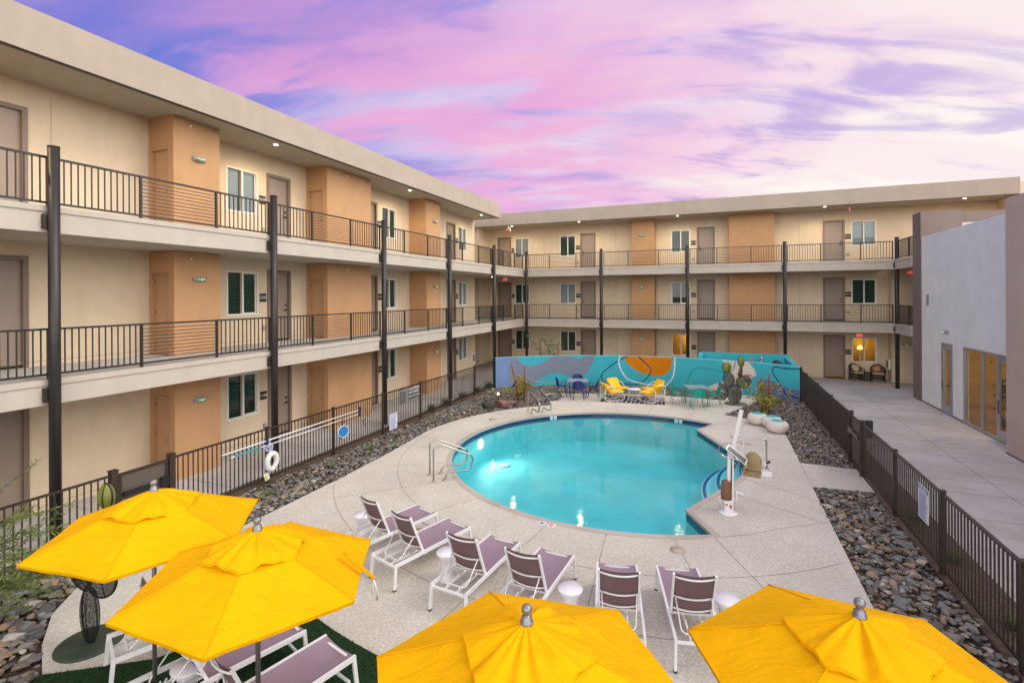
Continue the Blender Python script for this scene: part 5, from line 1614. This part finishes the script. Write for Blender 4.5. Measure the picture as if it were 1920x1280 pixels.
q = MB(); q.box(.22, .44, -.30, .0, -.32, -.28, 0, mt); q.tube([mt @ Vector((.22, -.1, -.15)), mt @ Vector((.34, -.2, .05))], .02, 8); q.build('armrest', M_WHITE, t)
q = MB(); q.tube([mt @ Vector((.34, -.2, .05)), mt @ Vector((.40, -.24, .13))], .024, 8); q.build('grip', M_BLACK, t)
M_BAG = mat('brown_cover', rgb(126, 92, 70), .8, mottle=.15, mscale=14, bump=.5, bscale=14)
q = MB(); q.lathe([(.10, 0), (.105, .1), (.095, .28), (.09, .36), (.05, .38)], (LX - .03, LY + .03, .27), 14); q.build('battery_cover', M_BAG, t)
q = MB(); q.box(LX + .02, LX + .08, LY + .12, LY + .3, .40, .95); q.build('foot_rest', M_BAG, t)
q = MB(); q.tube([(LX + .14, LY + .1, .42), (LX + .3, LY + .06, .38)], .022, 8); q.tube([(LX + .17, LY + .05, .2), (LX + .16, LY + .08, .42)], .018, 8); q.build('crank', M_WHITE, t)

# poufs
M_POUF = mat('pouf_concrete', rgb(214, 206, 196), .85, mottle=.06, mscale=9, bump=.3, bscale=40)
M_PTOP = mat('pouf_teal', rgb(60, 178, 170), .7)
P0 = thing('pouf', 'round pale pouf with teal top, farthest left of the three', 'pouf', (1.32, 19.0, 0), 0, 'three round pale poufs')
q = MB(); prof = [(.17, 0), (.25, .03), (.31, .10), (.33, .18), (.32, .26), (.27, .335), (.20, .365), (.15, .36)]; q.lathe(prof, (0, 0, 0), 32); q.build('body', M_POUF, P0, world=False)
q = MB(); q.lathe([(.185, .366), (.18, .374), (.02, .376)], (0, 0, 0), 28); q.build('top_pad', M_PTOP, P0, world=False)
dup(P0, (1.72, 18.68, 0), 0, 'round pale pouf with teal top, middle of the three')
dup(P0, (1.83, 18.10, 0), 0, 'round pale pouf with teal top, nearest of the three')


# ---- loungers
def make_lounger():
    t = thing('sun_lounger', 'x', 'sun lounger', (0, 0, 0), 0, 'white framed sun loungers around the pool')
    W2 = .285; H_ = .355; Lg = 1.64
    q = MB()
    for s_ in (-1, 1):
        q.bar((s_ * W2, 0, H_), (s_ * W2, Lg, H_), .03, .05)
    q.bar((-W2, .03, H_ - .03), (W2, .03, H_ - .03), .03, .03); q.bar((-W2, .62, H_ - .035), (W2, .62, H_ - .035), .028, .028)
    q.bar((-W2, Lg - .04, H_ - .02), (W2, Lg - .04, H_ - .02), .03, .03)
    q.bar((-W2, Lg - .08, .12), (W2, Lg - .08, .12), .025, .025)
    q.build('frame', M_WHITE, t)
    for s_ in (-1, 1):
        for y, dy in ((.02, -.03), (Lg - .02, .03)):
            q = MB(); q.bar((s_ * W2, y, H_ - .02), (s_ * (W2 + .012), y + dy, .02), .03, .042, 0, (0, 1, 0)); q.box(s_ * (W2 + .012) - .018, s_ * (W2 + .012) + .018, y + dy - .024, y + dy + .024, 0, .022, 1)
            q.build('leg', [M_WHITE, M_BLACK], t)
    for s_ in (-1, 1):
        q = MB(); q.bar((s_ * .10, .04, H_ - .045), (s_ * .10, .60, H_ - .045), .018, .022)
        for k_ in range(6): q.bar((s_ * .10, .12 + k_ * .055, H_ - .035), (s_ * .10, .145 + k_ * .055, H_ + .0), .014, .012)
        q.build('ratchet', M_WHITE, t)
    q = MB(); n1, n2 = 10, 14; vs = []
    for j in range(n2 + 1):
        y = .60 + (Lg - .60) * j / n2
        for i in range(n1 + 1):
            u = i / n1 * 2 - 1; vs.append((u * W2, y, H_ + .018 - .042 * (1 - u * u) * (1 if 0 < j < n2 else .8)))
    q.add(vs, [(j * (n1 + 1) + i, j * (n1 + 1) + i + 1, (j + 1) * (n1 + 1) + i + 1, (j + 1) * (n1 + 1) + i) for j in range(n2) for i in range(n1)], 0, True)
    o = q.build('seat_sling', M_SLING, t)
    # backrest
    A = Vector((0, .58, H_ + .01)); Bk = Vector((0, .335, H_ + .61)); d_ = Bk - A
    q = MB(); W3 = W2 - .035
    for s_ in (-1, 1): q.bar(A + Vector((s_ * W3, 0, 0)), Bk + Vector((s_ * W3, 0, 0)), .026, .034)
    for f_, sg in ((.10, .05), (.42, .05), (.93, .05)):
        P_ = [A + d_ * f_ + Vector((s_ * W3, 0, 0)) + Vector((0, -.035 - .02, -.012)) * (1 - s_ * s_) * 1.0 for s_ in np.linspace(-1, 1, 9)]
        q.tube(P_, .012, 6)
    bf = q.build('back_frame', M_WHITE, t)
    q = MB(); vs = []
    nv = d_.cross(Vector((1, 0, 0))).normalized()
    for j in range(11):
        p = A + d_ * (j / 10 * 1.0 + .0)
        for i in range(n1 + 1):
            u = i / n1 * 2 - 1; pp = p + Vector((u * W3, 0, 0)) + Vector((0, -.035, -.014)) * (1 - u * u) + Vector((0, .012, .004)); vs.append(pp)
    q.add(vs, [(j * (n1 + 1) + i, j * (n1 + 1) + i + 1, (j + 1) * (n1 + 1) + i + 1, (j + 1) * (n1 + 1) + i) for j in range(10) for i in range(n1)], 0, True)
    q.build('back_sling', M_SLING_SHADE, t)
    q = MB(); m0 = A + d_ * .46
    q.tube(bend([m0 + Vector((-W3 + .03, -.03, 0)), Vector((-W3 + .06, .16, H_ - .01)), Vector((W3 - .06, .16, H_ - .01)), m0 + Vector((W3 - .03, -.03, 0))], .07, 5), .009, 6)
    q.build('prop_stand', M_WHITE, t)
    return t


LP = [((-5.09, 8.28), (.51, 1.57), 'mauve sling lounger at the far left end of the poolside row'),
      ((-4.25, 7.98), (.49, 1.57), 'second lounger from the left in the poolside row, beyond the round white stool'),
      ((-3.26, 7.73), (.17, 1.62), 'third lounger from the left in the poolside row, right of a white stool'),
      ((-2.33, 7.63), (.12, 1.64), 'fourth lounger in the poolside row, left of the white stool in the middle'),
      ((-1.39, 7.61), (-.33, 1.61), 'fifth lounger in the poolside row, seen straight from behind'),
      ((-.55, 7.84), (-.39, 1.62), 'rightmost lounger in the poolside row, left of the last white stool'),
      ((-4.86, 4.80), (.36, .98), 'lounger on the green turf in the middle, partly under the second umbrella'),
      ((-4.03, 4.65), (.26, .95), 'lounger on the green turf nearest the camera right of the umbrella pole'),
      ((-5.77, 5.11), (.43, .90), 'lounger on the turf at left showing its empty head frame under the umbrella')]
L0 = make_lounger(); LG = 1.64
for i, ((fx, fy), (dx, dy), lab) in enumerate(LP):
    l = math.hypot(dx, dy); dx /= l; dy /= l
    loc = (fx - dx * LG, fy - dy * LG, .014 if i > 5 else 0); rz = math.atan2(dy, dx) - math.pi / 2
    if i == 0: L0.location = loc; L0.rotation_euler = (0, 0, rz); L0['label'] = lab
    else: pass
for i, ((fx, fy), (dx, dy), lab) in enumerate(LP[1:], 1):
    l = math.hypot(dx, dy); dx /= l; dy /= l
    dup(L0, (fx - dx * LG, fy - dy * LG, .014 if i > 5 else 0), math.atan2(dy, dx) - math.pi / 2, lab)

# hourglass stools
M_STOOL = mat('white_resin', rgb(226, 224, 230), .35, mottle=.03)
T0 = tag(MB().lathe([(.15, 0), (.165, .02), (.15, .08), (.105, .19), (.10, .24), (.125, .34), (.19, .425), (.195, .445), (.19, .452), (.02, .454)], (0, 0, 0), 28).build('side_table', M_STOOL, world=False), 'x', 'side table', 'white hourglass side tables')
for i, (x, y, lab) in enumerate(((-5.98, 7.50, 'white hourglass stool behind the far left lounger'), (-3.88, 6.88, 'white hourglass stool between the second and third loungers'), (-1.84, 6.63, 'white hourglass stool between the fourth and fifth loungers'), (.12, 7.15, 'white hourglass stool right of the last lounger'), (-5.27, 3.72, 'low white round stool on the turf under the second umbrella'))):
    o = T0 if i == 0 else T0.copy()
    if i: COL.objects.link(o)
    o.location = (x, y, .014 if i == 4 else 0); o['label'] = lab; o.scale = (.87, .87, .97)


# ---- umbrellas
def hexr(a):
    a = a % (math.pi / 3); return math.cos(math.pi / 6) / math.cos(a - math.pi / 6)
def make_umbrella(seed, rz, loc, label):
    t = thing('patio_umbrella', label, 'umbrella', loc, rz, 'yellow hexagonal patio umbrellas')
    Rm, zt, zr = 1.04, 2.335, 1.955
    NA, NR = 96, 22
    def surf(r0, r1, ztop, dz, sag, wr, off=0.0, k=0, drop=0.0):
        vs = []; fs = []
        for i in range(NR + 1):
            f = r0 + (r1 - r0) * i / NR
            for j in range(NA):
                a = 2 * math.pi * j / NA
                h = hexr(a); rad = Rm * f * (h * (1 - .008 * math.sin((a % (math.pi / 3)) * 3) * f))
                mid = math.sin((a % (math.pi / 3)) * 3)
                z = ztop - dz * f - sag * mid * math.sin(math.pi * min(1, f)) 
                if drop and i == NR: z -= drop
                x, y = rad * math.cos(a), rad * math.sin(a)
                nz = noise.noise(Vector((x * 3.1 + seed * 7, y * 3.1, k))) * wr * f + noise.noise(Vector((x * 8 + seed, y * 8, k + 5))) * wr * .35 * f
                if k == 1: nz += (noise.noise(Vector((math.cos(a) * 3.2, math.sin(a) * 3.2, seed * 3 + f * .8))) * .050 + noise.noise(Vector((math.cos(a) * 6.0, math.sin(a) * 6.0, seed * 5 + f * 1.5))) * .018) * min(1, f * 5) * (.35 + .65 * mid) - .006 * mid * f
                vs.append((x, y, z + nz + off))
        for i in range(NR):
            for j in range(NA):
                fs.append((i * NA + j, (i + 1) * NA + j, (i + 1) * NA + (j + 1) % NA, i * NA + (j + 1) % NA))
        return vs, fs
    q = MB(); vs, fs = surf(.02, 1.0, zt, (zt - zr), .012, .010); q.add(vs, fs, 0, True)
    # hem: a narrow folded edge
    e = vs[-NA:]; e2 = [(x * .995, y * .995, z - .028) for x, y, z in e]
    q.add(e + e2, [(j, NA + j, NA + (j + 1) % NA, (j + 1) % NA) for j in range(NA)], 0, True)
    cn = q.build('canopy', M_UMB, t, world=False)
    q = MB()
    for j in range(6):
        P_ = []
        for i in range(0, NR + 1, 2):
            v = vs[i * NA + j * 16]; P_.append((v[0], v[1], v[2] + .002))
        q.tube(P_, .0045, 5)
    q.build('seam', M_UMB, cn, world=False)
    q = MB(); vs2, fs2 = surf(.02, .41, zt + .026, (zt - zr) * 1.0, -.010, .016, .0, 1); q.add(vs2, fs2, 0, True)
    e = vs2[-NA:]; e2 = [(x * 1.012, y * 1.012, z - .022) for x, y, z in e]
    q.add(e + e2, [(j, NA + j, NA + (j + 1) % NA, (j + 1) % NA) for j in range(NA)], 0, True)
    q.build('vent_cap', M_UMB, t, world=False)
    q = MB(); q.lathe([(.040, 2.33), (.042, 2.35), (.040, 2.362), (.032, 2.366), (.034, 2.384), (.022, 2.392), (.018, 2.41)], (0, 0, 0), 18)
    q.ell((0, 0, 2.430), (.034, .034, .034), 0, 20, 14); q.build('finial', M_SILVER, t, world=False)
    q = MB(); q.tube([(0, 0, .04), (0, 0, 2.33)], .021, 12); q.build('pole', mat('grey_pole', rgb(112, 108, 104), .35, .6), t, world=False)
    for j in range(6):
        a = j * math.pi / 3; q = MB()
        q.bar((0, 0, zt - .03), (Rm * .975 * math.cos(a), Rm * .975 * math.sin(a), zr - .008), .012, .018)
        q.bar((.02 * math.cos(a), .02 * math.sin(a), 1.80), (Rm * .5 * math.cos(a), Rm * .5 * math.sin(a), zt - .03 - (zt - zr) * .5 - .01), .010, .014)
        q.build('rib', mat('grey_pole', rgb(112, 108, 104), .35, .6), t, world=False)
    q = MB(); q.lathe([(.26, 0), (.26, .05), (.06, .07), (.045, .12), (.04, .28)], (0, 0, 0), 24); q.build('base', M_BRONZE, t, world=False)
    return t
US = [((-5.52, 3.53), 7.5, 'yellow umbrella at far left, over the wire cactus sculpture'),
      ((-3.73, 3.26), 0.4, 'yellow umbrella in the left foreground, tied with an orange strap'),
      ((-1.10, 2.95), 7.6, 'yellow umbrella at the bottom centre of the picture'),
      ((.84, 3.78), -5.0, 'yellow umbrella at the bottom right in front of the rock bed')]
for i, ((x, y), rz, lab) in enumerate(US):
    u_ = make_umbrella(i + 1, R(rz), (x, y, .014), lab)
    if i == 1:
        q = MB(); P_ = [Vector((.66, .36, 2.09)), Vector((.78, .34, 2.035)), Vector((.92, .33, 1.985)), Vector((.99, .325, 1.95))]
        for a, b_ in zip(P_[:-1], P_[1:]): q.bar(a, b_, .03, .012)
        q.ell(P_[0], (.03, .02, .02), 0, 8, 6); q.build('tie_strap', fabric('orange_strap', rgb(238, 160, 0)), u_, world=False)
        q = MB(); q.tube([(.97, .33, 1.95), (1.0, .34, 1.86), (.99, .36, 1.75), (.96, .345, 1.80), (.97, .335, 1.9)], .009, 6); q.build('strap_end', M_VINYL, u_, world=False)

# ---- dining sets
def make_chair(m_, name, label, grp):
    t = thing(name, label, 'chair', (0, 0, 0), 0, grp)
    q = MB(); vs = []
    q.lathe([(.21, .44), (.215, .455), (.19, .465), (.02, .455)], (0, 0, 0), 18); q.build('seat', m_, t, world=False)
    q = MB(); P_ = []
    n_ = 12
    for j in range(7):
        for i in range(n_ + 1):
            a = math.pi * (i / n_) ; w_ = .24 + .02 * j / 6
            hh = .34 * math.sin(a) ** .8 if False else .34 * (1 - abs(i / n_ * 2 - 1) ** 2.6)
            P_.append((-w_ * math.cos(a), -.06 - .17 * math.sin(a) - .03 * j / 6, .50 + hh * j / 6))
    q.add(P_, [(j * (n_ + 1) + i, j * (n_ + 1) + i + 1, (j + 1) * (n_ + 1) + i + 1, (j + 1) * (n_ + 1) + i) for j in range(6) for i in range(n_ + 1 - 1)], 0, True)
    q.build('backrest', m_, t, world=False)
    for s_ in (-1, 1):
        q = MB(); q.tube(bend([(s_ * .24, -.05, .52), (s_ * .26, .05, .64), (s_ * .25, .18, .62), (s_ * .21, .19, .45)], .06), .011, 6); q.build('armrest', m_, t, world=False)
        for yy in (-1, 1):
            q = MB(); q.tube([(s_ * .17, yy * .15, .45), (s_ * .23, yy * .24, 0)], .012, 6); q.build('leg', m_, t, world=False)
    return t
def make_table(m_, top, name, label, loc, rz):
    t = thing(name, label, 'table', loc, rz)
    q = MB(); q.box(-.42, .42, -.42, .42, .70, .725); q.build('table_top', top, t, world=False)
    for sx in (-1, 1):
        for sy in (-1, 1):
            q = MB(); q.bar((sx * .36, sy * .36, .70), (sx * .33, sy * .33, 0), .03, .03); q.build('leg', m_, t, world=False)
    return t
M_TTOP = mat('grey_table_top', rgb(140, 148, 168), .4, mottle=.08)
make_table(M_NAVY, M_TTOP, 'patio_table', 'square grey-topped patio table with navy chairs around it', (-5.55, 21.35, 0), R(18))
C0 = make_chair(M_NAVY, 'patio_chair', 'navy metal chair nearest the pool at the grey table', 'navy chairs around the left table')
C0.location = (-5.35, 20.75, 0); C0.rotation_euler = (0, 0, R(12))
dup(C0, (-6.25, 21.25, 0), R(-76), 'navy metal chair on the left side of the grey table')
dup(C0, (-4.90, 21.55, 0), R(98), 'navy metal chair on the right side of the grey table')
dup(C0, (-5.75, 22.1, 0), R(192), 'navy metal chair behind the grey table near the mural')
make_table(M_TEAL, M_TTOP, 'patio_table', 'square grey-topped patio table with teal chairs around it', (-.72, 21.45, 0), R(18))
C1 = make_chair(M_TEAL, 'patio_chair', 'teal metal chair nearest the pool at the right-hand table', 'teal chairs around the right table')
C1.location = (-.62, 20.75, 0); C1.rotation_euler = (0, 0, R(12))
dup(C1, (-1.45, 21.55, 0), R(-76), 'teal metal chair on the left side of the right-hand table')
dup(C1, (-.05, 21.45, 0), R(98), 'teal metal chair on the right side of the right-hand table')
dup(C1, (-.95, 22.15, 0), R(192), 'teal metal chair behind the right-hand table near the mural')

# yellow lounge chairs: white looped frames
def make_loop_chair():
    t = thing('loop_lounge_chair', 'x', 'lounge chair', (0, 0, 0), 0, 'yellow cushioned chairs with white wire loops')
    for s_ in (-1, 1):
        q = MB(); Y_ = s_ * .30
        L1 = [(-.42, Y_, .52), (-.44, Y_, .12), (-.34, Y_, .02), (.30, Y_, .02), (.42, Y_, .12), (.36, Y_, .34), (.10, Y_, .40), (-.10, Y_, .58), (-.25, Y_, .62), (-.42, Y_, .52)]
        q.tube(bend(L1, .12, 4)[:-1], .013, 6, closed=True)
        q.build('side_loop', M_WHITE, t, world=False)
    q = MB()
    for x, z in ((-.40, .15), (-.15, .02), (.15, .02), (.38, .15), (-.30, .60), (-.43, .35)): q.tube([(x, -.30, z), (x, .30, z)], .008, 5)
    for s_ in (-.18, 0, .18): q.tube(bend([(-.43, s_, .5), (-.43, s_, .1), (-.3, s_, .02), (.3, s_, .02), (.4, s_, .14)], .1, 4), .006, 5)
    q.build('wire_seat_frame', M_WHITE, t, world=False)
    q = MB(); mt = Matrix.Translation((.10, 0, .36)) @ Matrix.Rotation(R(-4), 4, 'Y'); q.box(-.28, .30, -.27, .27, -.04, .05, 0, mt); c = q.build('seat_cushion', M_YEL, t, world=False)
    q = MB(); mt = Matrix.Translation((-.27, 0, .53)) @ Matrix.Rotation(R(-38), 4, 'Y'); q.box(-.05, .05, -.29, .29, -.24, .24, 0, mt); b2 = q.build('back_cushion', M_YEL, t, world=False)
    for o in (c, b2):
        bv = o.modifiers.new('soft', 'BEVEL'); bv.width = .035; bv.segments = 3
    return t
Y0 = make_loop_chair()
for i, (x, y, rz, lab) in enumerate(((-4.0, 21.15, 32, 'yellow loop chair left of the white wire table, nearer the pool'), (-3.95, 22.1, -38, 'yellow loop chair left of the white wire table, nearer the mural'), (-2.45, 21.35, 150, 'yellow loop chair right of the white wire table, nearer the pool'), (-2.5, 22.3, 216, 'yellow loop chair right of the white wire table, nearer the mural'))):
    if i == 0: Y0.location = (x, y, .012); Y0.rotation_euler = (0, 0, R(rz)); Y0['label'] = lab
    else: dup(Y0, (x, y, .012), R(rz), lab)
t = thing('wire_table', 'round white wire table between the yellow chairs', 'table', (-3.2, 21.65, .012))
q = MB(); q.lathe([(.30, .42), (.30, .44), (.02, .442)], (0, 0, 0), 28); q.build('table_top', M_WHITE, t, world=False)
q = MB()
for k_ in range(12):
    a = k_ * math.pi / 6; q.tube([(.27 * math.cos(a), .27 * math.sin(a), .42), (.20 * math.cos(a), .20 * math.sin(a), .2), (.25 * math.cos(a), .25 * math.sin(a), 0)], .006, 5)
q.tube([(.25 * math.cos(a), .25 * math.sin(a), .01) for a in np.linspace(0, 6.283, 25)[:-1]], .008, 5, closed=True); q.build('wire_base', M_WHITE, t, world=False)
def rugmat():
    M = bpy.data.materials.new('striped_rug'); M.use_nodes = True
    T = NT(M.node_tree); b = T.n['Principled BSDF']; b.inputs['Roughness'].default_value = .95
    sp = T.add('ShaderNodeSeparateXYZ', {0: T.add('ShaderNodeTexCoord').outputs['Object']}).outputs
    v = T.math('FRACT', T.math('ADD', T.math('MULTIPLY', sp[0], 1.9), T.math('MULTIPLY', T.math('FLOOR', T.math('MULTIPLY', sp[1], 3.2)), .37)))
    col = T.ramp(v, [(0, rgb(28, 32, 52)), (.22, rgb(205, 200, 195)), (.28, rgb(36, 40, 66)), (.45, rgb(150, 120, 90)), (.53, rgb(60, 110, 140)), (.62, rgb(30, 30, 46)), (.80, rgb(220, 214, 205)), (.86, rgb(112, 66, 84)), (.94, rgb(28, 30, 50))], 'CONSTANT')
    T.l.new(col, b.inputs['Base Color']); return M
q = MB(); RG = [(-4.45, 20.70), (-1.88, 21.0), (-2.05, 22.5), (-4.6, 22.2)]
q.prism(RG, .002, .012); tag(q.build('rug', rugmat(), org=(-3.2, 21.5, 0)), 'dark striped outdoor rug under the yellow chairs', 'rug')

# ---- wicker chairs by unit 1115
def wicker(loc, rz, lab, cush):
    t = thing('wicker_chair', lab, 'chair', loc, rz, 'dark wicker chairs under the lit window')
    q = MB(); q.box(-.26, .26, -.24, .24, .36, .40); q.build('seat', M_BLACK, t, world=False)
    q = MB()
    for k_ in range(15):
        a = math.pi * (k_ / 14); x = -.30 * math.cos(a); y = -.05 - .24 * math.sin(a); h = .62 + .22 * math.sin(a) ** 1.5
        q.tube([(x * .85, y * .85, .06), (x * .9, y * .9, .38), (x, y, h)], .014, 5)
    for hh in (.45, .52, .6): q.tube([(-.29 * math.cos(math.pi * k_ / 14), -.05 - .23 * math.sin(math.pi * k_ / 14), hh) for k_ in range(15)], .007, 5)
    q.tube([(-.30 * math.cos(math.pi * k_ / 14), -.05 - .24 * math.sin(math.pi * k_ / 14), .62 + .22 * math.sin(math.pi * k_ / 14) ** 1.5) for k_ in range(15)], .028, 8)
    q.build('woven_back', M_BLACK, t, world=False)
    for s_ in (-1, 1):
        q = MB(); q.tube(bend([(s_ * .30, -.05, .62), (s_ * .31, .16, .60), (s_ * .27, .24, .4)], .08), .02, 8); q.build('armrest', M_BLACK, t, world=False)
        for yy in (-.2, .22):
            q = MB(); q.tube([(s_ * .24, yy, .38), (s_ * .27, yy * 1.08, 0)], .016, 6); q.build('leg', M_BLACK, t, world=False)
    q = MB(); q.box(-.24, .24, -.20, .24, .40, .455); o = q.build('seat_cushion', mat('beige_cushion', rgb(196, 176, 150), .9, mottle=.1), t, world=False)
    b_ = o.modifiers.new('soft', 'BEVEL'); b_.width = .02; b_.segments = 3
    return t
wicker((6.62, 30.20, 0), R(200), 'dark wicker chair with beige pillow, left of the small round table', 0)
wicker((7.52, 30.15, 0), R(172), 'dark wicker chair with red patterned pillow, right of the small round table', 1)
for (x, rz, m1, lab) in ((6.62, 20, mat('pillow_beige', rgb(200, 178, 148), .9, mottle=.15, mscale=12), 'plain beige pillow on the left wicker chair'), (7.50, -8, None, 'red zigzag pillow on the right wicker chair')):
    if m1 is None:
        M_ = bpy.data.materials.new('zigzag_pillow'); M_.use_nodes = True; T = NT(M_.node_tree)
        sp = T.add('ShaderNodeSeparateXYZ', {0: T.add('ShaderNodeTexCoord').outputs['Object']}).outputs
        zg = T.math('ADD', T.math('MULTIPLY', sp[2], 11.0), T.math('MULTIPLY', T.math('PINGPONG', T.math('MULTIPLY', sp[0], 9.0), .5), 1.3))
        T.l.new(T.ramp(T.math('FRACT', zg), [(0, rgb(178, 66, 44)), (.45, rgb(226, 196, 160)), (.7, rgb(120, 50, 40))], 'CONSTANT'), T.n['Principled BSDF'].inputs['Base Color']); m1 = M_
    q = MB(); q.ell((0, 0, 0), (.19, .06, .18), 0, 16, 10, Matrix.Rotation(R(rz), 4, 'Z') @ Matrix.Rotation(R(-18), 4, 'X'))
    o = q.build('pillow', m1, world=False); o.location = (x, 30.30, .64); tag(o, lab, 'pillow')
t = thing('wicker_table', 'small round dark wicker table between the wicker chairs', 'table', (7.06, 30.3, 0))
q = MB(); q.lathe([(.23, .43), (.24, .45), (.02, .452)], (0, 0, 0), 20); q.build('table_top', M_BLACK, t, world=False)
q = MB()
for k_ in range(18):
    a = k_ * math.pi / 9; q.tube([(.22 * math.cos(a), .22 * math.sin(a), .44), (.17 * math.cos(a), .17 * math.sin(a), .2), (.21 * math.cos(a), .21 * math.sin(a), 0)], .009, 5)
q.build('woven_base', M_BLACK, t, world=False)
q = MB(); q.box(5.36, 6.22, 30.35, 30.78, .001, .016); tag(q.build('doormat', mat('coir', rgb(170, 128, 70), .95, mottle=.2, mscale=30), org=(5.8, 30.55, 0)), 'tan doormat at the ground floor door beside the wicker chairs', 'doormat')
# deck fittings
def deckdisc(x, y, r, lab, m_):
    q = MB(); q.lathe([(r, 0), (r, .004), (.01, .005)], (x, y, .003), 24)
    q2 = q.build('deck_cover', m_, org=(x, y, 0)); tag(q2, lab, 'deck cover')
M_CVR = mat('tan_cover', rgb(186, 170, 156), .7, mottle=.15, mscale=20)
deckdisc(-.62, 9.12, .13, 'round tan deck cover near the bottom edge of the pool', M_CVR)
deckdisc(.55, 17.0, .16, 'round peach deck cover right of the pool notch', mat('peach_cover', rgb(206, 178, 158), .7))
deckdisc(.82, 16.35, .15, 'round grey deck cover between the poufs and the lift', M_CVR)
deckdisc(-7.35, 16.4, .15, 'round tan deck cover left of the upper pool edge', M_CVR)
t = thing('depth_marker', 'white no-diving tiles set in the deck at the front pool edge', 'marker', (-3.05, 9.2, 0))
for k_, (x, y) in enumerate(((-3.12, 9.25), (-2.93, 9.22))):
    q = MB(); q.box(x - .075, x + .075, y - .075, y + .075, .003, .008); q.build('tile', M_SIGNW, t)
q = MB(); q.lathe([(.02, 0), (.02, .002)], (-3.14, 9.28, .008), 10); q.bar((-3.17, 9.22, .0095), (-3.07, 9.26, .0095), .03, .002); q.build('diver_symbol', M_BLACK, t)
q = MB(); q.tube([(-2.93 + .045 * math.cos(a), 9.22 + .045 * math.sin(a), .010) for a in np.linspace(0, 6.28, 21)[:-1]], .006, 4, closed=True); q.bar((-2.96, 9.25, .010), (-2.90, 9.19, .010), .01, .003); q.build('no_symbol', mat('sign_red', rgb(215, 35, 50), .5), t)
for i, (a, lab) in enumerate(((132, 'white depth tiles in the waterline left of the far pool edge'), (77, 'white depth tiles in the waterline at the far pool edge'))):
    q = MB(); rr_ = PR - .012
    for o_ in (-.9, .9):
        p0 = Vector((CX + rr_ * math.cos(R(a + o_ - .7)), CY + rr_ * math.sin(R(a + o_ - .7)), 0)); p1 = Vector((CX + rr_ * math.cos(R(a + o_ + .7)), CY + rr_ * math.sin(R(a + o_ + .7)), 0))
        q.add([(p0.x, p0.y, -.19), (p1.x, p1.y, -.19), (p1.x, p1.y, -.05), (p0.x, p0.y, -.05)], [(0, 1, 2, 3)])
    tag(q.build('depth_marker', M_SIGNW, org=tuple(p0)), lab, 'marker')
